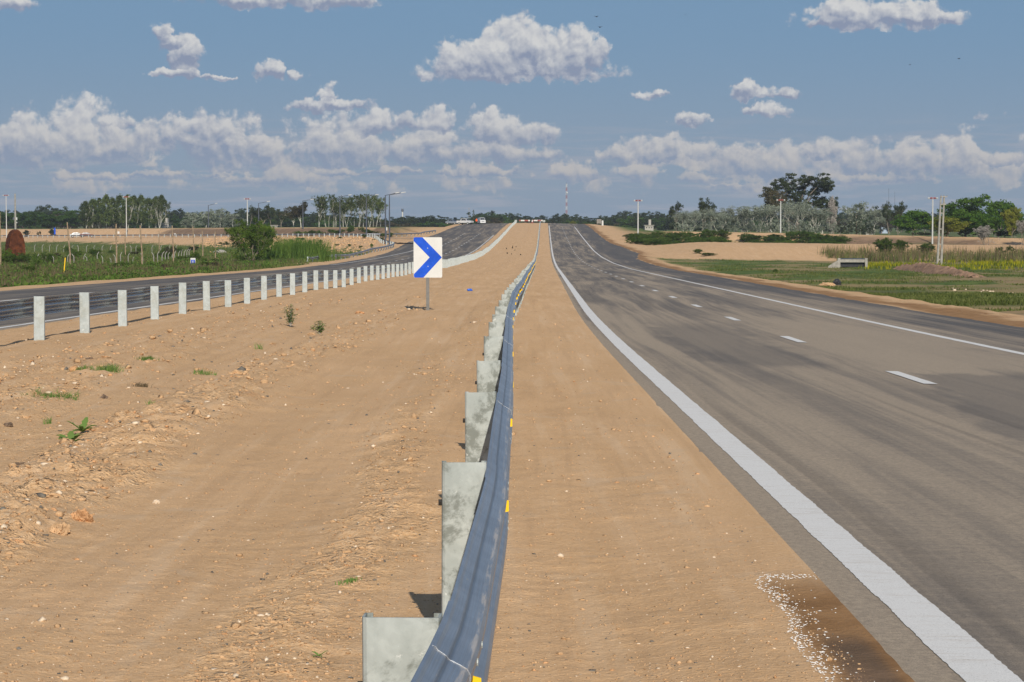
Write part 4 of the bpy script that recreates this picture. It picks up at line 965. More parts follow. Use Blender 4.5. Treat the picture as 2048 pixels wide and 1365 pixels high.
# ------------------------------------------------------------------ person
def worker():
    p0 = rs(953, 640); me = bpy.data.meshes.new('person')
    J = {'pel': (0, 0, .95), 'sp': (0, 0, 1.15), 'ch': (0, 0, 1.38), 'nk': (0, 0, 1.50), 'hd': (0, -.01, 1.60), 'ht': (0, 0, 1.74),
         'lh': (-.1, 0, .9), 'lk': (-.12, -.02, .5), 'la': (-.13, .02, .09), 'lt': (-.14, -.14, .04), 'rh': (.1, 0, .9), 'rk': (.12, -.03, .5), 'ra': (.14, .02, .09), 'rt': (.16, -.14, .04),
         'ls': (-.19, 0, 1.42), 'le': (-.27, .02, 1.15), 'lw': (-.25, -.08, .92), 'lf': (-.25, -.11, .83), 'rs': (.19, 0, 1.42), 're': (.28, .02, 1.15), 'rw': (.26, -.08, .92), 'rf': (.26, -.11, .83)}
    Rr = {'pel': .15, 'sp': .14, 'ch': .16, 'nk': .06, 'hd': .10, 'ht': .07, 'lh': .10, 'lk': .06, 'la': .045, 'lt': .04, 'ls': .075, 'le': .05, 'lw': .032, 'lf': .025}
    ks = list(J); E = [('pel', 'sp'), ('sp', 'ch'), ('ch', 'nk'), ('nk', 'hd'), ('hd', 'ht'), ('pel', 'lh'), ('lh', 'lk'), ('lk', 'la'), ('la', 'lt'), ('pel', 'rh'), ('rh', 'rk'), ('rk', 'ra'), ('ra', 'rt'),
                       ('ch', 'ls'), ('ls', 'le'), ('le', 'lw'), ('lw', 'lf'), ('ch', 'rs'), ('rs', 're'), ('re', 'rw'), ('rw', 'rf')]
    me.from_pydata([J[k] for k in ks], [(ks.index(a), ks.index(b)) for a, b in E], []); me.materials.append(M['navy'])
    o = bpy.data.objects.new('person', me); COL.objects.link(o); o.location = p0; o.rotation_euler = (0, 0, R_(20))
    sk = o.modifiers.new('s', 'SKIN'); me.skin_vertices  # layer
    for i, k in enumerate(ks):
        r = Rr.get(k, Rr.get('l'+k[1:], .06)); me.skin_vertices[0].data[i].radius = (r, r*.85)
    me.skin_vertices[0].data[0].use_root = True
    o.modifiers.new('u', 'SUBSURF').levels = 1
    tag(o, 'person in an orange safety jacket and dark trousers standing between the parked vehicles', 'person')
    mb = MB(); prf = [(.16, .88), (.175, 1.0), (.165, 1.15), (.19, 1.3), (.205, 1.42), (.13, 1.50), (.07, 1.53)]; n = 16
    V = [(math.cos(2*math.pi*k/n)*r*1.12, math.sin(2*math.pi*k/n)*r*.85, z) for r, z in prf for k in range(n)]
    mb.add(V, [(i*n+k, i*n+(k+1) % n, (i+1)*n+(k+1) % n, (i+1)*n+k) for i in range(len(prf)-1) for k in range(n)])
    for s in (-1, 1): mb.tube([(s*.19, 0, 1.44), (s*.275, .02, 1.15), (s*.257, -.07, .95)], [.09, .068, .055], 10)
    mb.build('jacket', M['orange'], o, True)
    mb = MB(); mb.tube([(0, -.01, 1.53), (0, -.01, 1.57), (0, -.01, 1.66), (0, -.01, 1.72)], [.05, .105, .112, .09], 12); mb.build('face', M['skin'], o, True)
    mb = MB(); mb.tube([(0, 0, 1.69), (0, 0, 1.75), (0, 0, 1.80)], [.125, .115, .05], 12); mb.build('helmet', M['orange'], o, True)
worker()

# ------------------------------------------------------------------ barriers at the crest
def barrier(px0, px1, y, d, label):
    a = at(px0, y, d); b = at(px1, y, d); c = (a+b)/2; g_ = Vector((c.x, d, H(c.x, d))); root = empty('road_barrier', g_, 0, label, 'barrier', 'red and white barriers across the median')
    w = b.x-a.x; z = c.z-g_.z; n = 6
    for k in range(n): mb = MB(); mb.box((-w/2+w*(k+.5)/n, 0, z), (w/n, .05, .42)); mb.build('stripe_board', M['red' if k % 2 == 0 and k < 6 and k in (0, 3, 4) or k == 3 else 'white'], root)
    for s in (-1, 1): mb = MB(); mb.box((s*w*.42, .06, z/2), (.09, .09, z+.4)); mb.build('leg', M['signpost'], root)
barrier(1038, 1060, 441.5, 668, 'red and white striped barrier on the crest, left one of the pair'); barrier(1064, 1086, 441.5, 670, 'red and white striped barrier on the crest, right one beside the near guardrail')
def cone(px, d, label):
    g_ = on(px, d); root = empty('marker_drum', g_, 0, label, 'road marker')
    mb = MB(); mb.tube([(0, 0, 0), (0, 0, .45)], [.28, .24], 10); mb.build('base', M['red'], root); mb = MB(); mb.tube([(0, 0, .45), (0, 0, 1.0)], [.24, .18], 10); mb.build('body', M['white'], root)
cone(1064.5, 648, 'small white and red marker between the two striped barriers')
def backboard():
    d = 640; g_ = on(1198, d); m_ = d/FPX; root = empty('sign_frame', g_, 0, 'grey slatted board beside a white drum on the crest right of the road', 'sign')
    z = at(1197, 443, d).z-g_.z
    for k in range(4): mb = MB(); mb.box((0, 0, z-.5+k*.32), (9*m_, .06, .2)); mb.build('slat', M['twig'], root)
    for s in (-1, 1): mb = MB(); mb.box((s*3.6*m_, .06, z/2+.2), (.12, .08, z+.9)); mb.build('leg', M['signpost'], root)
    g_ = on(1205, d-2); mb = MB(); zt = at(1205, 441.5, d).z-g_.z; mb.tube([(0, 0, 0), (0, 0, zt*.9), (0, 0, zt)], [.30, .28, .2], 12); o = mb.build('white_drum', M['white']); o.location = g_
    tag(o, 'white upright drum on the crest at the right end of the slatted board', 'drum')
backboard()
def terminal(px, y, d, label):
    g_ = on(px, d); root = empty('guardrail_terminal', g_, 0, label, 'guardrail end'); z = at(px, y, d).z-g_.z
    mb = MB(); n = 10; V = []
    for k in range(n+1):
        a = math.pi*k/n; V += [(-math.cos(a)*.42, -math.sin(a)*.42, z-.2), (-math.cos(a)*.42, -math.sin(a)*.42, z+.35)]
    mb.add(V, [(2*k, 2*k+2, 2*k+3, 2*k+1) for k in range(n)]); mb.build('bent_plate', M['post_new'], root)
    mb = MB(); mb.box((0, 0, z/2), (.2, .12, z+.4)); mb.build('post', M['post_new'], root)
terminal(1031.5, 442.5, 664, 'bent pale end piece on top of the left guardrail at the crest'); terminal(1088, 443, 666, 'bent pale end piece of the near guardrail at the crest')

# ------------------------------------------------------------------ small buildings far away
def house(px, y0, d, wpx, label, m='wall', turret=False):
    g_ = on(px, d); zt = at(px, y0, d).z-g_.z; w = wpx*d/FPX; root = empty('house', g_, 0, label, 'house')
    mb = MB(); mb.box((0, 0, zt/2-.5), (w, 6, zt+1)); wl = mb.build('wall', M[m], root)
    mb = MB(); mb.box((0, 0, zt+.12), (w+.5, 6.5, .2)); mb.build('roof', M['concrete'], root)
    for k in (-.3, 0, .3): mb = MB(); mb.box((k*w, -3.02, zt*.62), (w*.12, .08, zt*.22)); mb.build('window', M['glass'], root)
    if turret: mb = MB(); mb.box((w*.12, 0, zt+1.0), (w*.28, 3, 1.6)); mb.build('water_tank', M[m], root)
house(1297, 452, 620, 17, 'small pale house with a rooftop tank behind the right bank', turret=True)
house(333, 447.5, 690, 14, 'pale low house between the poplars and the silvery trees', turret=True)
house(551, 452, 640, 12, 'low pale shed half hidden behind the trees right of the bush')
house(1827, 478.5, 640, 10, 'white house glimpsed under the round green tree')
house(1735, 459.5, 560, 14, 'small whitish hut beneath the silvery trees')
house(1767, 433, 1000, 12, 'bluish multi-storey block behind the trees on the right', 'bluewall')

# ------------------------------------------------------------------ trees
def leaf_quads(centres, radii, per, size, rg, flat=.75):
    C_ = np.repeat(np.array(centres, float), per, 0); Rr = np.repeat(np.array(radii, float), per)
    n = len(C_); v = rg.normal(size=(n, 3)); v /= np.linalg.norm(v, axis=1)[:, None]; r = rg.random(n)**.45
    P_ = C_+v*(r*Rr)[:, None]*np.array((1, 1, flat)); a = rg.normal(size=(n, 3)); a /= np.linalg.norm(a, axis=1)[:, None]
    b = np.cross(a, rg.normal(size=(n, 3))); b /= np.linalg.norm(b, axis=1)[:, None]; s = size*(.5+rg.random(n))[:, None]
    V = np.stack([P_-a*s, P_-b*s*.55, P_+a*s, P_+b*s*.55], 1).reshape(-1, 3); return V, np.arange(4*n).reshape(n, 4)
def limbs(mb, p, dirv, ln, rad, depth, rg, spread, tips, up=.25, split=(2, 3), wig=.12):
    pts = [Vector(p)]; dv = Vector(dirv).normalized(); k = 3
    for i in range(k):
        dv = (dv+Vector(rg.normal(size=3))*wig+Vector((0, 0, up*.3))).normalized(); pts.append(pts[-1]+dv*ln/k)
    mb.tube(pts, [rad, rad*.85, rad*.72, rad*.6], 5 if depth > 1 else 4, cap=False)
    if depth == 0: tips.append(tuple(pts[-1])); return
    if depth <= 2: tips.append(tuple(pts[2]))
    for j in range(int(rg.integers(split[0], split[1]+1))):
        ax = Vector(rg.normal(size=3)); nd = (dv+ax.cross(dv).normalized()*spread*(.6+rg.random()*.8)+Vector((0, 0, up))).normalized()
        limbs(mb, pts[-1] if j < 2 else pts[2], nd, ln*(.62+rg.random()*.25), rad*.58, depth-1, rg, spread, tips, up, split, wig)
def tree(kind, seed, leaf, bark, H_=10.):
    rg = np.random.default_rng(seed); mb = MB(); tips = []
    if kind in ('round', 'belt', 'low'):
        base = {'round': .16, 'belt': .15, 'low': .05}[kind]
        limbs(mb, (0, 0, -.3), (0, 0, 1), H_*base+.3, H_*.022, 2, rg, .8, tips, .2)
        n = {'round': 150, 'belt': 60, 'low': 60}[kind]; cs = []; rs_ = []
        lob = [(float(np.clip(rg.normal(0, .17), -.27, .27))*H_, float(np.clip(rg.normal(0, .17), -.27, .27))*H_, (.34+.40*rg.random())*H_, (.15+.11*rg.random())*H_) for _ in range(11 if kind == 'round' else 7)]+[(0, 0, .5*H_, .28*H_), (0, 0, .25*H_, .2*H_)]
        if kind == 'low': lob = [(rg.normal(0, .3)*H_, rg.normal(0, .3)*H_, (.25+.4*rg.random())*H_, .22*H_) for _ in range(8)]
        for _ in range(n):
            L = lob[rg.integers(len(lob))]; v = rg.normal(size=3); v /= np.linalg.norm(v); q = np.array(L[:3])+v*L[3]*(.55+.45*rg.random()); q[2] = min(max(q[2], H_*(.05+.1*rg.random())), H_*.97)
            cs.append(q); rs_.append(H_*(.05+.06*rg.random()))
        V, F = leaf_quads(cs, rs_, {'round': 85, 'belt': 50, 'low': 70}[kind], H_*({'round': .017, 'belt': .024, 'low': .02}[kind]), rg)
    elif kind == 'poplar':
        limbs(mb, (0, 0, -.3), (0, 0, 1), H_*.3, H_*.010, 3, rg, .3, tips, .6)
        mb.tube([(0, 0, 0), (.01*H_, 0, H_*.5), (0, .01*H_, H_*.92)], [H_*.008, H_*.006, H_*.002], 5)
        cs = []; rs_ = []
        for _ in range(120):
            z = .14+.84*rg.random()**.9; w = .15*math.sin(min(1, z*1.05)*math.pi)**.6+.02; a = rg.random()*6.28; r = w*rg.random()**.5
            cs.append((math.cos(a)*r*H_, math.sin(a)*r*H_, z*H_)); rs_.append(H_*(.025+.04*rg.random()))
        V, F = leaf_quads(cs, rs_, 46, H_*.014, rg, 1.4)
    elif kind == 'sparse':
        for k in range(3):
            a = rg.random()*6.28; limbs(mb, (math.cos(a)*.04*H_, math.sin(a)*.04*H_, -.3), (math.cos(a)*.08, math.sin(a)*.08, 1), H_*.34, H_*.007, 4, rg, .42, tips, .35)
        zm = max(t[2] for t in tips)/H_; mb.v = [(x/zm, y/zm, z/zm) for x, y, z in mb.v]; tips = [(x/zm, y/zm, z/zm*.97) for x, y, z in tips]; cs = [t for t in tips if t[2] > H_*.35 or rg.random() < .4]; rs_ = [H_*(.02+.03*rg.random()) for _ in cs]
        for _ in range(46): a = rg.random()*6.28; r = .13*rg.random()**.5; cs.append((math.cos(a)*r*H_, math.sin(a)*r*H_, (.2+.75*rg.random())*H_)); rs_.append(.035*H_)
        V, F = leaf_quads(cs, rs_, 20, H_*.012, rg, 1.2)
    elif kind == 'euc':
        limbs(mb, (0, 0, -.3), (.05, 0, 1), H_*.28, H_*.02, 4, rg, .6, tips, .18, (2, 4))
        zmax = max(t[2] for t in tips); cs = [(x, y, z/zmax*H_*.95) for x, y, z in tips]; 
        for i, v in enumerate(mb.v): mb.v[i] = (v[0], v[1], v[2]/zmax*H_*.95 if v[2] > 0 else v[2])
        cs = [c for c in cs if c[2] > H_*.30]; rs_ = [H_*(.05+.04*rg.random()) for _ in cs]
        V, F = leaf_quads(cs, rs_, 44, H_*.015, rg, .75)
    elif kind == 'giant':
        lobs = [(-.40, .70, .16), (-.26, .84, .15), (-.06, .89, .17), (.16, .91, .13), (.36, .90, .14), (.46, .80, .11), (.30, .72, .15), (.08, .72, .14), (-.14, .68, .14), (-.02, .55, .12), (.22, .52, .17), (.40, .55, .12), (-.30, .52, .14), (-.44, .50, .10), (.50, .42, .11), (.10, .38, .10)]
        mb.tube([(0, 0, -.3), (.1, 0, H_*.2), (0, 0, H_*.34)], [H_*.035, H_*.03, H_*.026], 8); cs = []; rs_ = []
        for (x, z, r) in lobs:
            y = rg.normal(0, .22); p1 = Vector((x*.45*H_, y*.5*H_, (.34+(z-.34)*.55)*H_)); mb.tube([(0, 0, H_*.30), p1, (x*H_, y*H_, z*H_)], [H_*.016, H_*.010, H_*.004], 6)
            for _ in range(26): v = rg.normal(size=3); v /= np.linalg.norm(v); cs.append(np.array((x, y, z))*H_+v*r*H_*np.array((1, 1, .8))*(.3+.85*rg.random())); rs_.append(H_*(.03+.03*rg.random()))
        V, F = leaf_quads(cs, rs_, 70, H_*.0115, rg, .6)
    elif kind == 'bare':
        for k in range(3):
            a = rg.random()*6.28; limbs(mb, (0, 0, -.3), (math.cos(a)*.35, math.sin(a)*.35, 1), H_*.26, H_*.008, 5, rg, .36, tips, .30, (2, 3), .10)
        zmax = max(t[2] for t in tips); k_ = H_*.97/zmax
        mb.v = [(x*k_, y*k_, z*k_) for x, y, z in mb.v]; cs = [(x*k_, y*k_, z*k_) for x, y, z in tips if z*k_ > H_*.12]; cs += [(rg.normal(0, .17)*H_, rg.normal(0, .17)*H_, (.08+.6*rg.random())*H_) for _ in range(30)]; rs_ = [H_*.05 for _ in cs]
        V, F = leaf_quads(cs, rs_, 15, H_*.010, rg, 1.)
    elif kind == 'silver':
        limbs(mb, (0, 0, -.3), (0, 0, 1), H_*.2, H_*.012, 4, rg, .6, tips, .15, (2, 3))
        zmax = max(t[2] for t in tips); k_ = H_*.93/zmax
        mb.v = [(x*k_, y*k_, z*k_) for x, y, z in mb.v]; cs = [(x*k_, y*k_, z*k_) for x, y, z in tips]
        cs += [(rg.normal(0, .2)*H_, rg.normal(0, .2)*H_, (.06+.76*rg.random())*H_) for _ in range(70)]; rs_ = [H_*(.05+.03*rg.random()) for _ in cs]
        V, F = leaf_quads(cs, rs_, 42, H_*.015, rg, .9)
    elif kind == 'conifer':
        mb.tube([(0, 0, -.3), (0, 0, H_)], [H_*.02, H_*.003], 6); cs = []; rs_ = []
        for i in range(16):
            z = .1+.86*i/15; R0 = .36*(1-z)**.9+.02
            for j in range(int(5+12*(1-z))): a = rg.random()*6.28; r = R0*(.3+.7*rg.random()); cs.append((math.cos(a)*r*H_, math.sin(a)*r*H_, (z-.12*r)*H_)); rs_.append(H_*.035)
        V, F = leaf_quads(cs, rs_, 30, H_*.016, rg, .4)
    elif kind == 'bush':
        for k in range(9):
            a = rg.random()*6.28; limbs(mb, (math.cos(a)*.03*H_, math.sin(a)*.03*H_, -.1), (math.cos(a)*.55, math.sin(a)*.55, 1), H_*.36, H_*.010, 3, rg, .5, tips, .25, (2, 3))
        zmax = max(t[2] for t in tips); k_ = H_*.96/zmax
        mb.v = [(x*k_, y*k_, z*k_) for x, y, z in mb.v]; cs = [(x*k_, y*k_, z*k_) for x, y, z in tips]+[(rg.normal(0, .2)*H_, rg.normal(0, .2)*H_, (.08+.6*rg.random())*H_) for _ in range(90)]; rs_ = [H_*(.04+.05*rg.random()) for _ in cs]
        V, F = leaf_quads(cs, rs_, 70, H_*.013, rg, .9)
    root = empty('tree', (0, 0, 0)); mb.build('trunk', bark, root, True); mesh_obj('crown', V, F, leaf, root)
    return root, H_, float(np.percentile(np.hypot(V[:, 0], V[:, 1]), 92))
PROTO = {}
def proto(key, *a):
    if key not in PROTO: PROTO[key] = [tree(*a), False]
    return PROTO[key]
def plant_tree(key, args, px, ytop, d, wpx, name, label, cat='tree', group=None, base=None):
    pr = proto(key, *args); (r, H_, hw), used = pr
    o = r if not used else copy_tree(r); pr[1] = True
    g_ = on(px, d) if base is None else base; hh = at(px, ytop, d).z-g_.z; s = hh/H_; sx = (wpx/2*d/FPX)/hw if wpx else s
    o.name = name; o.location = g_; o.scale = (sx, sx, s); o.rotation_euler = (0, 0, 0 if key == 'E' else random.uniform(0, 6.28)); tag(o, label, cat, group); return o
rt = random.Random(11)
# far treeline
belt_top = [(0, 414), (60, 411), (95, 404), (130, 412), (165, 410), (330, 415), (350, 408), (400, 422), (470, 416), (505, 410), (560, 410), (600, 416), (700, 425), (790, 430), (850, 428), (900, 431), (930, 424), (990, 419), (1010, 424), (1035, 425), (1080, 424), (1100, 430), (1120, 422), (1160, 428), (1205, 424), (1230, 418), (1260, 417), (1290, 420), (1330, 420), (1380, 424), (1700, 415), (1780, 404), (1800, 418), (2048, 430)]
bx, by = zip(*belt_top)
BK = [('belt', s, M['l_far'], M['bark']) for s in (1, 2, 3, 4)]+[('belt', 5, M['l_fargreen'], M['bark']), ('belt', 6, M['l_brown'], M['bark'])]
px = -30
while px < 2090:
    d = rt.uniform(1000, 1250); k = rt.randrange(4)
    yt = float(np.interp(px, bx, by))+rt.uniform(-3, 5)
    plant_tree('b%d' % k, BK[k], px, yt, d, rt.uniform(36, 62), 'far_tree', 'dark green tree in the continuous far treeline along the horizon', group='trees of the far treeline', base=Vector((at(px, 440, d).x, d, EYE-4.6)))
    px += rt.uniform(9, 15)
px = -30
while px < 2090:
    if True:
        d = rt.uniform(860, 980); k = rt.choice((4, 4, 0, 1, 5)); yt = float(np.interp(px, bx, by))+rt.uniform(7, 16)
        plant_tree('b%d' % k, BK[k], px, yt, d, rt.uniform(32, 46), 'hedge_tree', 'lower green tree in front of the far treeline', group='lower trees before the far treeline', base=Vector((at(px, 440, d).x, d, EYE-4.6)))
    px += rt.uniform(13, 20)
for (px, yt) in ((970, 417), (985, 419), (1000, 425)):
    plant_tree('g1', ('round', 21, M['l_fargreen'], M['bark']), px, yt, 1000+px*.1, 44, 'domed_tree', {970: 'domed green tree on the horizon behind the white van, left of three', 985: 'domed green tree on the horizon left of the barriers, middle of three', 1000: 'domed green tree on the horizon left of the barriers, rightmost of three'}[px], group='domed trees left of the barriers', base=Vector((at(px, 440, 1000).x, 1000+px*.1, EYE-4.6)))
plant_tree('c0', ('conifer', 3, M['l_far'], M['bark']), 947, 419, 950, 12, 'conifer', 'small dark pointed conifer on the horizon above the worker', base=Vector((at(947, 440, 950).x, 950, EYE-4.6)))
plant_tree('y0', ('round', 33, M['l_yellow'], M['bark']), 1145, 441, 760, 17, 'yellow_bush', 'small rounded yellow-green bush behind the crest of the main road', 'bush', base=Vector((at(1145, 440, 760).x, 760, EYE-1.6)))
# left: dark green mass, poplars, silvery, brown ones, loose row
for i, (px, yt, w_) in enumerate(((20, 417, 60), (60, 420, 55), (100, 423, 60), (140, 418, 60), (95, 438, 40))):
    plant_tree('lg%d' % (i % 2), ('round', 41+i % 2, M['l_fargreen'], M['bark']), px, yt, 760-i*5, w_, 'broad_tree', ['broad green tree at the far left edge', 'broad green tree behind the rusty tank', 'broad green tree left of the poplars, second from them', 'broad green tree touching the poplars', 'small bright green tree in front of the broad trees'][i])
pop = [172, 186, 199, 213, 226, 240, 256, 269, 283, 298, 312, 324]
for i, px in enumerate(pop):
    plant_tree('p%d' % (i % 4), ('poplar', 60+i % 4, M['l_poplar'], M['bark_white']), px, [404, 399, 396, 391, 397, 391, 389, 393, 392, 397, 393, 392][i], 690+(i % 3)*12, 27, 'poplar', 'tall green poplar with pale trunk in the close row of poplars on the left', group='close row of poplars on the left')
plant_tree('pb', ('bare', 5, M['l_poplar'], M['bark_white']), 319, 394, 675, 38, 'thin_poplar', 'half-bare poplar with white branches at the right end of the close row')
for i, (px, yt, w_) in enumerate(((385, 424, 50), (412, 417, 56), (440, 416, 56), (466, 423, 50), (372, 438, 30))):
    plant_tree('s%d' % (i % 2), ('silver', 71+i % 2, M['l_silver'], M['bark_white']), px, yt, 660-(i % 2)*10, w_, 'silver_tree', ['silvery grey tree, second from the left of its group', 'silvery grey tree in the middle of its group by the left street lamp', 'tallest silvery grey tree behind the left end of the big bush', 'silvery grey tree partly hidden by the big bush', 'low silvery tree at the left end of its group by the pale house'][i])
for (px, yt, w_, k, lb) in ((500, 410, 26, 'e1', 'dark eucalyptus right of the white pole behind the bush'), (525, 416, 44, 'e2', 'wide dark eucalyptus behind the big bush'), (542, 407, 28, 'e1', 'taller dark eucalyptus right of the street lamp arm'), (562, 418, 26, 'e2', 'slim dark tree left of the brown eucalyptus')):
    plant_tree(k, ('euc', 81 if k == 'e1' else 82, M['l_euc'], M['bark']), px, yt, 690, w_, 'eucalyptus', lb)
plant_tree('e3', ('euc', 85, M['l_brown'], M['bark_white']), 588, 411, 640, 34, 'brown_eucalyptus', 'brownish eucalyptus with a pale trunk, left one of two'); plant_tree('e4', ('euc', 86, M['l_brown'], M['bark_white']), 602, 403, 630, 34, 'brown_eucalyptus', 'brownish eucalyptus under the street lamp arm, right one of two')
lo = [(641, 391), (655, 388), (668, 394), (684, 402), (695, 392), (706, 391), (717, 388), (727, 387), (738, 389), (749, 391), (759, 398), (672, 400)]
for i, (px, yt) in enumerate(lo):
    plant_tree('q%d' % (i % 4), ('sparse', 91+i % 4, M['l_poplar'], M['bark_white']), px, yt, 600+(i % 3)*9, 35, 'loose_poplar', 'loose airy poplar with thin pale stems in the open row before the street lamps', group='open row of airy poplars')
# right
for (px, yt, d, w_, k, lb) in ((1352, 402, 560, 34, 'e1', 'dark eucalyptus at the left end of the right-hand trees'), (1404, 394, 560, 34, 'e2', 'dark eucalyptus behind the second silvery tree'), (1423, 404, 565, 24, 'e1', 'small dark eucalyptus touching its taller neighbour'),
                               (1542, 372, 540, 46, 'e3', 'brownish eucalyptus at the left foot of the giant eucalyptus'), (1668, 392, 560, 34, 'e2', 'dark eucalyptus right of the giant eucalyptus')):
    plant_tree(k, ('euc', {'e1': 81, 'e2': 82, 'e3': 85}[k], M['l_euc'], M['bark']), px, yt, d, w_, 'eucalyptus', lb)
plant_tree('E', ('giant', 102, M['l_euc'], M['bark']), 1594, 350, 550, 132, 'giant_eucalyptus', 'giant spreading eucalyptus, the tallest tree in the photo')
sil = [(1366, 424, 42), (1383, 418, 42), (1418, 416, 56), (1436, 420, 40), (1472, 414, 56), (1490, 420, 44), (1522, 408, 56), (1545, 404, 60), (1575, 402, 60), (1600, 404, 60), (1628, 412, 56), (1645, 416, 50), (1720, 402, 70), (1748, 410, 50), (1700, 412, 40)]
nm = ['first', 'second', 'third', 'fourth', 'fifth', 'sixth', 'seventh', 'eighth', 'ninth', 'tenth', 'eleventh', 'twelfth']
for i, (px, yt, w_) in enumerate(sil):
    if i < 12: plant_tree('w%d' % (i % 4), ('bare', 111+i % 4, M['l_silver'], M['bark_white']), px, yt+(-3, 3, 0, 4)[i % 4], 500+(i % 3)*7, w_*1.3, 'white_poplar', 'white-branched poplar in sparse silvery leaf, %s from the left of its row' % nm[i], group='white-branched poplars along the right bank')
    else: plant_tree('s%d' % (i % 2), ('silver', 71+i % 2, M['l_silver'], M['bark_white']), px, yt, 540, w_, 'silver_tree', ['broad silvery tree right of the slim grey one', 'silvery tree left of the bluish block', 'silvery tree just behind the small conifer'][i-12])
for i in range(15):
    plant_tree('ls%d' % (i % 2), ('low', 221+i % 2, M['l_silver'], M['bark_white']), 1358+i*22+random.uniform(-5, 5), 436+random.uniform(-4, 4), 496, 34, 'silver_bush', 'low silvery bush at the foot of the white-branched poplars', 'bush', 'silvery bushes at the foot of the poplars')
for i, (px, yt, w_) in enumerate(((1345, 440, 30), (1400, 446, 40), (1450, 444, 40), (1500, 446, 44), (1560, 446, 44), (1620, 446, 44), (1680, 444, 44), (1740, 444, 44))):
    plant_tree('lo%d' % (i % 2), ('low', 121+i % 2, M['l_euc'], M['bark']), px, yt, 522, w_, 'undergrowth_bush', 'dark low bush filling the foot of the silvery tree row', 'bush', 'dark bushes under the silvery trees')
plant_tree('pl', ('poplar', 131, M['twig'], M['twig']), 1664, 395, 520, 20, 'bare_poplar', 'slim grey leafless poplar right of the giant eucalyptus')
plant_tree('c1', ('conifer', 133, M['l_euc'], M['bark']), 1713, 426, 480, 46, 'conifer', 'dark layered conifer before the broad silvery tree')
plant_tree('e1', ('euc', 81, M['l_brown'], M['bark']), 1778, 402, 560, 36, 'eucalyptus', 'brownish eucalyptus beside the bluish block'); plant_tree('e2', ('euc', 82, M['l_brown'], M['bark']), 1796, 402, 560, 30, 'eucalyptus', 'brownish eucalyptus behind the first round green tree')
for i, (px, yt, d, w_, lb) in enumerate(((1826, 411, 460, 78, 'round deep green tree left of the floodlight pole'), (1932, 383, 430, 92, 'tallest round green tree right of the electricity pole'), (1996, 388, 440, 84, 'round green tree second from the right edge'), (1960, 420, 425, 70, 'lower green tree between the two tall round ones'))):
    plant_tree('r%d' % (i % 2), ('round', 141+i % 2, M['l_round'], M['bark']), px, yt, d, w_, 'round_tree', lb)
plant_tree('yy', ('round', 151, M['l_yellow'], M['bark']), 1893, 425, 420, 66, 'yellow_green_tree', 'yellow-green tree behind the electricity pole'); plant_tree('yz', ('round', 152, M['l_yellow'], M['bark']), 2024, 408, 420, 34, 'yellow_green_tree', 'yellow-green tree close to the right edge')
plant_tree('gb', ('bare', 161, M['twig'], M['bark']), 1976, 450, 392, 44, 'grey_tree', 'small dark grey leafless tree before the round green trees'); plant_tree('gb2', ('bare', 162, M['twig'], M['bark']), 2046, 440, 400, 44, 'grey_tree', 'grey leafless tree cut by the right edge')
plant_tree('lo0', ('low', 121, M['l_euc'], M['bark']), 1850, 462, 445, 60, 'undergrowth_bush', 'dark bush right of the round green tree at the floodlight pole', 'bush'); plant_tree('lo1', ('low', 122, M['l_euc'], M['bark']), 1925, 455, 430, 80, 'undergrowth_bush', 'dark bush under the tallest round tree', 'bush'); plant_tree('lo0', ('low', 121, M['l_euc'], M['bark']), 2010, 455, 430, 90, 'undergrowth_bush', 'dark bush under the trees at the right edge', 'bush')
# big bush and reeds by the left road
g_ = gnd(503, 526); plant_tree('bush', ('bush', 171, M['l_bush'], M['bark']), 501, 436, g_.y, 92, 'roadside_bush', 'large leafy green bush beside the left road', 'bush', base=g_)
g2 = gnd(522, 525); plant_tree('bush2', ('bush', 173, M['l_bush'], M['bark']), 524, 446, g2.y, 44, 'roadside_bush', 'smaller green bush grown into the right flank of the large one', 'bush', base=g2)

# ------------------------------------------------------------------ blades, reeds, shrubs
def blades(name, P_, h, w, lean, material, label=None, kind='stuff', seed=1, per=5, spread=.12, cat=None):
    rg = np.random.default_rng(seed); P2 = np.repeat(P_, per, 0); n = len(P2); P2 = P2+np.concatenate([rg.normal(0, spread, (n, 2)), np.zeros((n, 1))], 1)
    hh = np.repeat(h if isinstance(h, np.ndarray) else np.full(len(P_), h), per)*(.5+.7*rg.random(n)); a = rg.random(n)*6.28; l = rg.random(n)*lean*hh
    dx, dy = np.cos(a), np.sin(a); b = rg.random(n)*6.28; wx, wy = np.cos(b)*w, np.sin(b)*w
    v0 = P2+np.stack([-wx, -wy, -.03*np.ones(n)], 1); v1 = P2+np.stack([wx, wy, -.03*np.ones(n)], 1)
    v2 = P2+np.stack([dx*l*.4+wx*.7, dy*l*.4+wy*.7, hh*.6], 1); v3 = P2+np.stack([dx*l, dy*l, hh], 1); v4 = P2+np.stack([dx*l*.4-wx*.7, dy*l*.4-wy*.7, hh*.6], 1)
    V = np.stack([v0, v1, v2, v3, v4], 1).reshape(-1, 3); i = np.arange(n)[:, None]*5
    F = np.concatenate([i+np.array([[0, 1, 2, 4]]), i+np.array([[4, 2, 3, 3]])], 0)
    me_f = [tuple(q) for q in (i+np.array([[0, 1, 2, 4]])).tolist()]+[tuple(q) for q in (i+np.array([[4, 2, 3]])).tolist()]
    o = mesh_obj(name, V.tolist(), me_f, material)
    return tag(o, label, cat, None, kind)
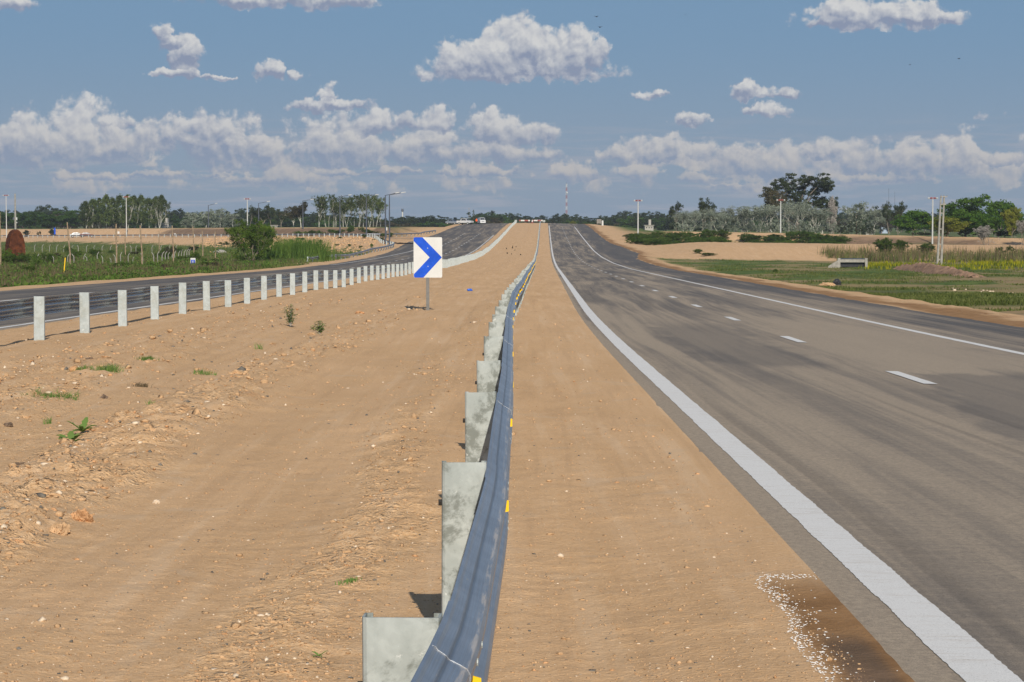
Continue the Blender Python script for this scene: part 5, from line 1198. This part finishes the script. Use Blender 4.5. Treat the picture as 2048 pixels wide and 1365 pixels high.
def scatter(n, dr, Xr, cond, seed):
    rg = np.random.default_rng(seed); out = []
    d0, d1 = dr; u = rg.random(n*3); dd = 1/(1/d0+(1/d1-1/d0)*u) if d0 > 20 else d0+(d1-d0)*u
    X = Xr[0]+(Xr[1]-Xr[0])*rg.random(len(dd)) if not callable(Xr) else Xr(dd, rg)
    k = cond(X, dd, rg); X, dd = X[k][:n], dd[k][:n]; return np.stack([X, dd, height(X, dd)], 1)
def fan(a, b): return lambda d, rg: d*(a+(b-a)*rg.random(len(d)))
def cg(th): return lambda X, d, rg: zones(X, d)[0] > th+rg.random(len(X))*.3
pl = scatter(16000, (90, 700), fan(-.28, -.05), lambda X, d, rg: cg(.4)(X, d, rg) & (d < slipd(X)-20), 3)
blades('field_grass', pl, .22+.5*fbm(pl[:, 0]/6, pl[:, 1]/6, 71), .035, .7, M['l_grass'], 'green grass covering the left field', seed=4, per=6, spread=.3)
pr_ = scatter(13000, (60, 330), fan(.04, .29), lambda X, d, rg: cg(.45)(X, d, rg) & (fbm(X/7, d/3.5, 74) < .58), 5)
blades('meadow_grass', pr_, .05+.26*fbm(pr_[:, 0]/6, pr_[:, 1]/6, 73)**1.5, .03, .8, M['l_grass'], 'green grass covering the low ground on the right', seed=6, per=6, spread=.3)
pd = scatter(2500, (100, 330), fan(-.28, -.05), lambda X, d, rg: (zones(X, d)[0] > .6) & (fbm(X/8, d/8, 77) > .52), 8)
blades('dry_weeds', pd, .9, .02, .35, M['l_dry'], 'brown dry weeds standing in the left field', seed=9, per=6, spread=.35)
pw = scatter(3600, (110, 330), fan(-.28, -.05), lambda X, d, rg: (zones(X, d)[0] > .6) & (fbm(X/7+5, d/7, 78) > .45), 18)
V_, F_ = leaf_quads(pw+np.array((0, 0, .35)), np.full(len(pw), .55), 12, .12, np.random.default_rng(19), .7)
tag(mesh_obj('weed_cover', V_, F_, M['l_shrub']), 'leafy green weeds covering the left field', None, None, 'stuff')
# verge weeds that spill to the road
# tall reeds at the right
prd = scatter(1150, (285, 325), lambda d, rg: 46+52*rg.random(len(d)), lambda X, d, rg: rg.random(len(X)) < 1, 12); prd[:, 2] = height(prd[:, 0], prd[:, 1], False)
prd = prd[(prd[:, 1] < ridge(prd[:, 0])-22)]
blades('dry_reeds', prd, 1.5, .025, .25, M['l_dry'], 'tall brownish reeds in front of the right embankment', seed=13, per=7, spread=.4)
blades('green_reeds', prd, 1.25, .035, .4, M['l_grass'], 'green stalks among the brown reeds on the right', seed=14, per=7, spread=.5)
pf = scatter(300, (215, 290), lambda d, rg: d*(.166+.09*rg.random(len(d))), lambda X, d, rg: (fbm(X/4, d/14, 79) > .5) & (d > 222+rg.random(len(X))*14), 15)
blades('yellow_flowers', pf, .5, .05, .4, M['l_flower'], 'yellow flowering weeds in the right meadow', seed=16, per=8, spread=.45)
# reeds right of big bush
g3 = gnd(585, 524)
rr_ = np.random.default_rng(5); n = 620; q = np.stack([g3.x+.4+rr_.normal(0, 2.1, n), g3.y+rr_.normal(0, 2.0, n)+1, np.zeros(n)], 1); q[:, 2] = height(q[:, 0], q[:, 1], False)
o = blades('reed_clump', q, 3.0, .035, .55, M['l_shrub'], 'feathery green reed clump right of the big bush', None, 21, 6, .2, 'reeds')
# shrubs
def shrub(px, d, hm, wpx, label, m='l_shrub', key=0, group=None, name='shrub', base=None):
    pr = proto('sh%d%s' % (key % 3, m), 'low' if key % 2 else 'bush', 200+key % 3, M[m], M['bark'], 10.); (r, H_, hw), used = pr; o = r if not used else copy_tree(r); pr[1] = True
    o.name = name; o.location = base or on(px, d); s = hm/H_; o.scale = ((wpx/2*d/FPX)/hw,)*2+(s,); o.rotation_euler = (0, 0, random.uniform(0, 6)); tag(o, label, 'shrub', group)
rt = random.Random(4)
for k in range(110):
    px = 1262+(k % 55)*7.9+rt.uniform(-5, 5); X = at(px, 460, 430).x; d = float(ridge(X))+92-(rt.uniform(0, 8) if k < 55 and not 1450 < px < 1490 else rt.uniform(16, 30)); shrub(px, d, rt.uniform(.9, 1.8)*(1.25 if 1380 < px < 1450 else 1), rt.uniform(28, 42), 'green shrub in the thick strip between the two dirt banks on the right', key=k, group='shrubs between the right-hand dirt banks')
for k in range(16): px = 600+k*12+rt.uniform(-4, 4); X = at(px, 460, 500).x; d = float(slipd(X))+15+rt.uniform(-2, 3); shrub(px, d, rt.uniform(.6, 1.5), rt.uniform(12, 22), 'green shrub at the foot of the bank beyond the slip road guardrail', key=k, group='shrubs beyond the slip road')
for k in range(46):
    px = rt.uniform(440, 770); X = at(px, 460, 440).x; dd = float(slipd(X))-rt.uniform(8, 44); X = at(px, 470, dd).x
    if X-float(Rl(dd)) < -33: shrub(px, dd, rt.uniform(.3, .85), rt.uniform(6, 13), 'small green shrub on the rough dirt slope below the slip road', key=k, group='shrubs on the dirt slope')
for k in range(34): px = rt.uniform(-5, 440); d = rt.uniform(205, 400); shrub(px, d, rt.uniform(.7, 1.7), rt.uniform(16, 44)*260/d, 'green bush in the overgrown left field', m=rt.choice(('l_shrub', 'l_shrub', 'l_bush', 'l_brown')), key=k, group='bushes of the left field')
for k, px in enumerate((53, 78, 104)): X = at(px, 465, 650).x; d = float(slipd(X))+13; shrub(px, d, 2.2, 15, 'dark bush standing right on the far side of the distant slip road', m='l_far', key=k, group='bushes beside the distant slip road')
shrub(14, 285, 2.3, 40, 'leafy bush growing against the rusty tank', 'l_bush', 1); shrub(34, 250, 1.6, 60, 'broad olive bush in front of the rusty tank', 'l_shrub', 2)
for (px, py, hm, w_, lb) in ((1770, 512, 2.6, 46, 'tall olive bush right of the culvert'), (1800, 508, 2.0, 40, 'olive bush left of the electricity pole'), (1852, 512, 1.8, 40, 'olive bush touching the electricity pole'), (2020, 512, 1.8, 50, 'green bush by the right edge among the reeds'), (1395, 508, .7, 22, 'low green weed patch at the corner of the right embankment'), (1415, 513, .5, 30, 'lower weed patch beside the embankment toe'), (1551, 548, .7, 10, 'small bush in the right meadow')):
    g_ = gnd(px, py); shrub(px, g_.y, hm*g_.y/300, w_, lb, 'l_shrub', rt.randrange(3), base=g_)

# ------------------------------------------------------------------ culvert, soil heap, bag, rocks
def culvert():
    g_ = gnd(1705, 536); d = g_.y; m_ = d/FPX; root = empty('culvert', g_, R_(-6), 'grey concrete culvert with a dark opening in the right meadow', 'culvert')
    w = 52*m_
    mb = MB(); mb.box((0, 0, .62+9*m_*.3), (w, .4, 6*m_), 0, None, .02); mb.build('headwall', M['concrete'], root)
    mb = MB(); mb.box((-w/2-.05, 0, .45), (.3, .6, 1.25), 0, None, .02); mb.build('pillar', M['concrete'], root); mb = MB(); mb.box((w/2+.05, 0, .45), (.3, .6, 1.25), 0, None, .02); mb.build('pillar', M['concrete'], root)
    mb = MB(); mb.box((0, 1.8, .55), (w*1.0, 3.2, .9)); mb.build('opening_shade', M['bag'], root)  # solid black block stands for the shade inside the culvert opening
    mb = MB(); mb.add([(-w/2-.1, -.2, .9), (-w/2-1.3, -1.2, .2), (-w/2-1.3, -1.2, -.3), (-w/2-.1, -.2, -.3), (-w/2-.1, .0, .9), (-w/2-1.3, -1.0, .2), (-w/2-1.3, -1.0, -.3), (-w/2-.1, .0, -.3)], [(0, 1, 2, 3), (7, 6, 5, 4), (0, 4, 5, 1), (1, 5, 6, 2), (2, 6, 7, 3), (3, 7, 4, 0)]); mb.build('wing_wall', M['concrete'], root)
culvert()
def lump(name, c, sz, material, label=None, cat='clod', seed=1, sub=4, rough=.35, freq=2.2, rz=0., kind=None, group=None, base_cut=-.35):
    bm = bmesh.new(); bmesh.ops.create_icosphere(bm, subdivisions=sub, radius=1.); rg = np.random.default_rng(seed); o1, o2, o3 = rg.random(3)*50
    co = np.array([v.co[:] for v in bm.verts]); n = fbm(co[:, 0]*freq+o1+co[:, 2]*1.3, co[:, 1]*freq+o2-co[:, 2]*freq*.8, seed, 4)-.5; n2 = np.abs(fbm(co[:, 0]*freq*2.3+o3, co[:, 2]*freq*2.3+co[:, 1]*3, seed+9, 3)-.5)
    cr = 1+rough*2*n-rough*1.4*n2
    for v, s in zip(bm.verts, cr): v.co = Vector((v.co.x*s*sz[0], v.co.y*s*sz[1], max(v.co.z*s, base_cut)*sz[2]))
    me = bpy.data.meshes.new(name); bm.to_mesh(me); bm.free(); me.materials.append(material); o = bpy.data.objects.new(name, me); COL.objects.link(o)
    o.location = c; o.rotation_euler = (0, 0, rz); tag(o, label, cat if label and not kind else None, group, kind); return o
def soil_heap():
    a, b = gnd(1800, 538), gnd(1950, 556); 
    V = []; F = []; n, k = 90, 22
    for i in range(n+1):
        t = i/n; c = a.lerp(b, t); dirv = (b-a).normalized(); nx, ny = -dirv.y, dirv.x; hgt = 1.0*math.sin(math.pi*min(1, max(0, t*1.0)))**.5*(1-.35*t)
        for j in range(k+1):
            s = j/k*2-1; x, y = c.x+nx*s*1.3, c.y+ny*s*1.3; z = float(height(x, y, False))-.05+hgt*max(0, 1-abs(s)**1.3)+(float(fbm(np.array(x*2.2), np.array(y*2.2), 88, 4))-.5)*.7*max(0, 1-s*s)
            V.append((x, y, z))
    for i in range(n):
        for j in range(k): F.append((i*(k+1)+j, (i+1)*(k+1)+j, (i+1)*(k+1)+j+1, i*(k+1)+j+1))
    tag(mesh_obj('soil_heap', V, F, M['soilheap'], smooth=True), 'long ridge of brown excavated soil in the right meadow', 'soil heap')
soil_heap()
g_ = gnd(1676, 572); m_ = g_.y/FPX
lump('black_bag', g_+Vector((0, .3, .15)), (9*m_, .35, 9.5*m_), M['bag'], 'crumpled black plastic sheet on a dirt pile at the roadside', 'plastic sheet', 31, 4, .5, 1.6)
g_ = gnd(1655, 572); lump('dirt_pile', g_, (17*m_, .6, 7*m_), M['clod'], 'small sandy pile next to the black plastic sheet', 'dirt pile', 33, 4, .4)
# roadside stones row at right
rt = random.Random(9)
for k in range(26):
    px = rt.uniform(1890, 2046); py = 578+(px-1890)*.10+rt.uniform(-4, 6); g_ = gnd(px, py); s = g_.y/FPX*rt.uniform(1.5, 4.)
    lump('rubble_stone', g_, (s, s*.8, s*.7), M['stone_lt'], 'pale rubble stone in the broken row across the right verge', 'stone', 300+k, 2, .35, group='rubble stones on the right verge')
g_ = gnd(440, 508); lump('concrete_block', g_+Vector((.0, 0, .2)), (1.3, .9, .55), M['concrete'], 'grey concrete slab lying left of the big bush', 'concrete block', 55, 2, .12)
for k, (px, py, s) in enumerate(((412, 525, 5), (431, 520, 6), (421, 505, 3))): g_ = gnd(px, py); m_ = g_.y/FPX; lump('sandy_boulder', g_, (s*m_, s*m_, s*.6*m_), M['clod'], ['sandy lump nearest the marker sign', 'larger sandy lump left of the bush foot', 'small sandy lump above the other two'][k], 'boulder', 70+k, 3)
# clods in the median
CL = [(90, 930, 17, 14, 'clod_dark', 'dark brown clod, larger of the dark pair at the left'), (38, 935, 20, 10, 'clod_dark', 'flat dark clod nearest the left edge'), (207, 800, 12, 9, 'clod_dark', 'rounded dark stone alone on the sand below the grass tufts'),
      (292, 868, 24, 18, 'clod', 'big sandy clod with a cracked front face in the left median'), (160, 1045, 32, 26, 'clod_red', 'reddish broken clod with steep right side'), (118, 1070, 30, 24, 'clod', 'large grey-sandy clod beside the reddish one'),
      (470, 752, 18, 12, 'clod', 'sandy clod on the left of the long rut'), (584, 738, 16, 9, 'clod', 'flat sandy clod below the two weeds'), (718, 628, 12, 6, 'clod_red', 'small reddish clod left of the sign post foot'),
      (50, 838, 10, 7, 'clod', 'little clod above the dark pair at the left edge'), (312, 1008, 9, 8, 'stone_lt', 'sharp pale stone near the middle of the windrow'), (30, 1090, 16, 10, 'clod_red', 'reddish clod near the left edge below the dark ones'),
      (733, 832, 5, 4, 'stone_dk', 'small dark stone lying alone in the rut'), (424, 1147, 5, 4, 'stone_dk', 'small bluish dark stone left of the near rut'), (15, 855, 14, 8, 'clod_dark', 'dark crumbly clod at the left edge'),
      (622, 672, 12, 7, 'clod', 'sandy clod beside the right-hand weed'), (178, 720, 10, 5, 'clod_dark', 'small dark clod right of the farthest track'), (545, 690, 10, 5, 'clod', 'sandy clod between the two weeds and the rail posts')]
for k, (px, py, rx, rz_, m, lb) in enumerate(CL):
    g_ = gnd(px, py); m_ = g_.length/FPX; s = m_*.85; lump('clod', g_+Vector((0, rx*s*.5, rz_*s*.1)), (rx*s, rx*s*.8, rz_*s*.95), M[m], lb, 'clod' if 'clod' in m else 'stone', 400+k, 4, .55, 2.6, rt.uniform(0, 6))
# plastic bottle
g_ = gnd(940, 583); m_ = g_.y/FPX; mb = MB(); L = 4.5*m_*1.2; mb.tube([(-L, 0, .05), (-L*.6, 0, .055), (L*.5, 0, .055), (L*.75, 0, .03), (L, 0, .025)], [.045, .05, .05, .02, .02], 10)
o = mb.build('plastic_bottle', M['bottle'], None, True); o.location = g_; o.rotation_euler = (0, 0, .3); tag(o, 'blue plastic bottle lying on the sand right of the sign', 'bottle')

# pebbles and crumbs (nobody could count them)
def pebbles():
    rg = np.random.default_rng(77); base = bmesh.new(); bmesh.ops.create_icosphere(base, subdivisions=1, radius=1.); bv = np.array([v.co[:] for v in base.verts]); bf = np.array([[v.index for v in f.verts] for f in base.faces]); base.free()
    n = 75000; dd = 1/(1/3.6+(1/75-1/3.6)*rg.random(n*3)); X = dd*(-.27+.55*rg.random(n*3)); t = X-Rl(dd)
    ok = (t < -.45) & (t > -11.8); rm = rough_mask(t, dd); ok &= rg.random(len(t)) < (.25+rm); X, dd = X[ok][:n], dd[ok][:n]; n = len(X); rm = rough_mask(X-Rl(dd), dd)
    s = np.clip(rg.lognormal(-5.6, .6, n), .0013, .03)*(.6+1.0*np.clip(rm, 0, 1))*np.clip(dd/16, .8, 1.8); Z = height(X, dd)
    jit = 1+rg.normal(0, .30, (n, len(bv), 1)); sc = s[:, None, None]*np.stack([.7+.9*rg.random(n), .7+.9*rg.random(n), .45+.5*rg.random(n)], 1)[:, None, :]
    V = (bv[None]*jit*sc)+np.stack([X, dd, Z+s*.15], 1)[:, None, :]; F = bf[None]+(np.arange(n)*len(bv))[:, None, None]
    r = rg.random(n); mi = np.where(r < .80, 0, np.where(r < .87, 1, np.where(r < .94, 2, 3))); o = mesh_obj('pebbles', V.reshape(-1, 3), F.reshape(-1, 3), [M['clod'], M['clod_red'], M['stone_lt'], M['stone_dk']], fm=np.repeat(mi, len(bf)))
    tag(o, 'loose pebbles and crumbs of dry soil on the median', None, None, 'stuff')
    # grit on the right-hand verges and on the slope by the slip road
    n = 9000; dd = rg.uniform(330, 560, n); X = rg.uniform(-75, -26, n); sl = dd-slipd(X); k = (sl > -46) & (sl < -3) & (X-Rl(dd) < -32); X, dd = X[k], dd[k]; n = len(X); s = rg.uniform(.08, .34, n)
    V = (bv[None]*(1+rg.normal(0, .2, (n, len(bv), 1)))*s[:, None, None]*np.array((1, 1, .7)))+np.stack([X, dd, height(X, dd)], 1)[:, None, :]; F = bf[None]+(np.arange(n)*len(bv))[:, None, None]
    tag(mesh_obj('slope_clods', V.reshape(-1, 3), F.reshape(-1, 3), M['clod']), 'clods of soil strewn over the dirt slope', None, None, 'stuff')
pebbles()
# white paint splatter at the edge of the wet spill
def splatter():
    rg = np.random.default_rng(5); V = []; F = []
    for _ in range(720):
        u = rg.random(); d = 7.0+3.3*u**1.1; edge = -.57+.02*(d-9)+.12*(float(vnoise(np.array(d*2.3), np.array(0.), 61))-.5)
        t = edge+abs(rg.normal(0, .05))*rg.choice((1, 1, 1, 2.))-.025
        if rg.random() < .12: d = 10.25+rg.normal(0, .05); t = rg.uniform(-.56, -.2)
        if t > -.30 and rg.random() < .6: continue
        x = t+float(Rl(d)); s = .0013+.0034*rg.random()**2.8; k = 6; b = len(V); z = float(height(x, d))+.004; a0 = rg.random()*6
        for j in range(k): a = a0+j*2*math.pi/k; r = s*(.5+rg.random()); V.append((x+math.cos(a)*r*2.0, d+math.sin(a)*r*1.0, z))
        V.append((x, d, z+.003)); F += [(b+j, b+(j+1) % k, b+k) for j in range(k)]
    tag(mesh_obj('paint_splatter', V, F, M['paint']), 'white paint splatter along the dark wet patch by the edge line', None, None, 'stuff')
splatter()

# ------------------------------------------------------------------ weeds in the median
def leaf_strip(mb, p, ang, ln, wd, rise, droop, n=5, lobes=0.):
    V = []; dx, dy = math.cos(ang), math.sin(ang)
    for i in range(n+1):
        t = i/n; r = ln*t; z = rise*t-droop*t*t; w = wd*math.sin(math.pi*min(.97, .12+.85*t))**.8*(1+lobes*math.sin(t*24)); V += [(p[0]+dx*r-dy*w, p[1]+dy*r+dx*w, p[2]+z+w*.4), (p[0]+dx*r, p[1]+dy*r, p[2]+z), (p[0]+dx*r+dy*w, p[1]+dy*r-dx*w, p[2]+z+w*.4)]
    mb.add(V, [(3*i+k, 3*i+3+k, 3*i+4+k, 3*i+1+k) for i in range(n) for k in (0, 1)])
def rosette(px, py, r_px, label, n=9, name='rosette_weed', seed=1):
    g_ = gnd(px, py); m_ = g_.y/FPX; rr = random.Random(seed); root = empty(name, Vector((g_.x, g_.y, H(g_.x, g_.y))), 0, label, 'weed')
    for k in range(n): mb = MB(); L = r_px*m_*rr.uniform(.7, 1.15); leaf_strip(mb, (0, 0, .01), 6.28*k/n+rr.uniform(-.3, .3), L, L*.19, L*rr.uniform(.5, 1.1), L*rr.uniform(.2, .6), 9, .25); mb.build('leaf', M['l_weed'], root, True)
rosette(140, 890, 34, 'leafy green rosette weed, lower of the pair on the left', 11, seed=3); rosette(165, 872, 30, 'leafy green rosette weed, upper of the pair on the left', 9, seed=5)
def bushy_weed(px, py, hpx, wpx, label, seed, per=26, stems=9):
    g_ = gnd(px, py); m_ = g_.y/FPX; rr = random.Random(seed); root = empty('bushy_weed', Vector((g_.x, g_.y, H(g_.x, g_.y))), 0, label, 'weed'); st = MB(); lf = MB()
    for s in range(stems):
        a = rr.uniform(0, 6.28); q = rr.random(); tip = Vector((math.cos(a)*wpx/2*m_*q, math.sin(a)*wpx/2*m_*q, hpx*m_*(1-.55*q)*rr.uniform(.8, 1.05))); p0 = Vector((0, 0, 0)); mid = tip*.5+Vector((0, 0, -.02))
        st.tube([p0, mid, tip], [.006, .004, .002], 5)
        for k in range(per):
            t = rr.uniform(.15, 1); p = p0.lerp(tip, t)+Vector((rr.gauss(0, .02), rr.gauss(0, .02), rr.gauss(0, .01))); leaf_strip(lf, p, rr.uniform(0, 6.28), rr.uniform(.03, .065), .013, rr.uniform(-.01, .03), .01, 3, .2)
    st.build('stem', M['twig'], root); lf.build('foliage', M['l_weed'], root)
bushy_weed(581, 655, 50, 46, 'upright bushy weed on the sand, taller of two', 3, 30, 11); bushy_weed(640, 674, 30, 46, 'lower spreading weed right of the upright one', 8, 24, 9)
def tuft(px, py, wpx, hpx, label, n, seed, m='l_weed', flat=1.2, name='grass_tuft'):
    g_ = gnd(px, py); m_ = g_.y/FPX; rg = np.random.default_rng(seed); k = np.stack([g_.x+rg.normal(0, wpx*m_*.3, n), g_.y+rg.normal(0, wpx*m_*.35, n), np.zeros(n)], 1); k[:, 2] = height(k[:, 0], k[:, 1])
    blades(name, k, hpx*m_, .0035, flat, M[m], label, None, seed, 5, .02, 'grass')
tuft(296, 724, 30, 9, 'dense little grass tuft on the sand nearest the rail posts', 60, 1); tuft(110, 795, 84, 10, 'sprawling green grass patch, largest in the left median', 55, 2, flat=4.); tuft(165, 750, 36, 8, 'thin creeping grass left of the upper patch', 40, 3, flat=2.5); tuft(218, 745, 34, 14, 'creeping grass patch above the round dark stone', 60, 4, flat=2.)
tuft(410, 750, 44, 9, 'faint thin grass right of the grass tufts', 26, 5); tuft(700, 1172, 20, 6, 'tiny grass tuft near the foreground guardrail', 14, 6); tuft(98, 852, 12, 14, 'few upright grass blades above the rosette weeds', 7, 7); tuft(308, 815, 8, 14, 'single upright sprig right of the dark stone', 5, 8); tuft(520, 700, 16, 14, 'sparse sprig below the left weed', 8, 9); tuft(286, 775, 30, 9, 'greyish dry tuft right of the creeping grass', 30, 10, 'l_dry')
rosette(638, 1322, 20, 'small dull green seedling by the foreground guardrail', 5, 'seedling', 12)
# dark plants on the far median
rt = random.Random(2)
for k in range(9): px = rt.uniform(1012, 1042); py = rt.uniform(488, 513); g_ = gnd(px, py); shrub(px, g_.y, .3, rt.uniform(2, 4), 'tiny dark tuft on the distant part of the median', 'l_brown', k, 'tufts on the distant median', 'tiny_tuft', g_)

# ------------------------------------------------------------------ birds
def bird(px, py, d, sz, rz, label):
    sz *= 1.6
    root = empty('bird', at(px, py, d), rz, label, 'bird', 'dark birds in the sky')
    mb = MB(); mb.tube([(-.5*sz, 0, 0), (-.2*sz, 0, .02*sz), (.15*sz, 0, .02*sz), (.36*sz, 0, .05*sz), (.48*sz, 0, .04*sz)], [.03*sz, .10*sz, .12*sz, .07*sz, .01*sz], 8); mb.build('body', M['feather'], root, True)
    for s in (-1, 1):
        mb = MB(); V = [(.2*sz, s*.06*sz, .04*sz), (-.12*sz, s*.06*sz, .04*sz), (-.05*sz, s*.55*sz, .28*sz), (.14*sz, s*.5*sz, .28*sz), (-.16*sz, s*1.0*sz, .12*sz)]; V += [(x, y, z-.012*sz) for x, y, z in V]
        mb.add(V, [(0, 1, 2, 3), (3, 2, 4), (8, 7, 6, 5), (9, 7, 8), (0, 3, 8, 5), (1, 6, 7, 2), (2, 7, 9, 4), (3, 4, 9, 8), (0, 5, 6, 1)]); mb.build('wing', M['feather'], root)
for a in ((1193, 34, 200, .20, .9, 'dark bird in the sky above the big cloud, upper of the close pair'), (1200, 55, 200, .20, 2.2, 'dark bird in the sky, lower of the close pair right of the big cloud'), (1371, 30, 260, .13, .2, 'tiny dark bird between the two largest clouds'),
          (1820, 130, 240, .15, .1, 'tiny bird below the top right cloud'), (1918, 118, 230, .20, .5, 'bird farthest to the right in the sky')):
    bird(*a)

# ------------------------------------------------------------------ haze
hm = bpy.data.materials.new('haze'); hm.use_nodes = True; hm.node_tree.nodes.clear(); T = NT(hm.node_tree)
pv = T.new('ShaderNodeVolumePrincipled'); pv.inputs['Color'].default_value = (.80, .87, 1, 1); pv.inputs['Density'].default_value = .00011; pv.inputs['Anisotropy'].default_value = .1
T.l.new(pv.outputs[0], T.new('ShaderNodeOutputMaterial').inputs['Volume'])
mb = MB(); mb.box((0, 650, 34), (2600, 2500, 96)); hz = mb.build('haze', hm); tag(hz, kind='stuff')
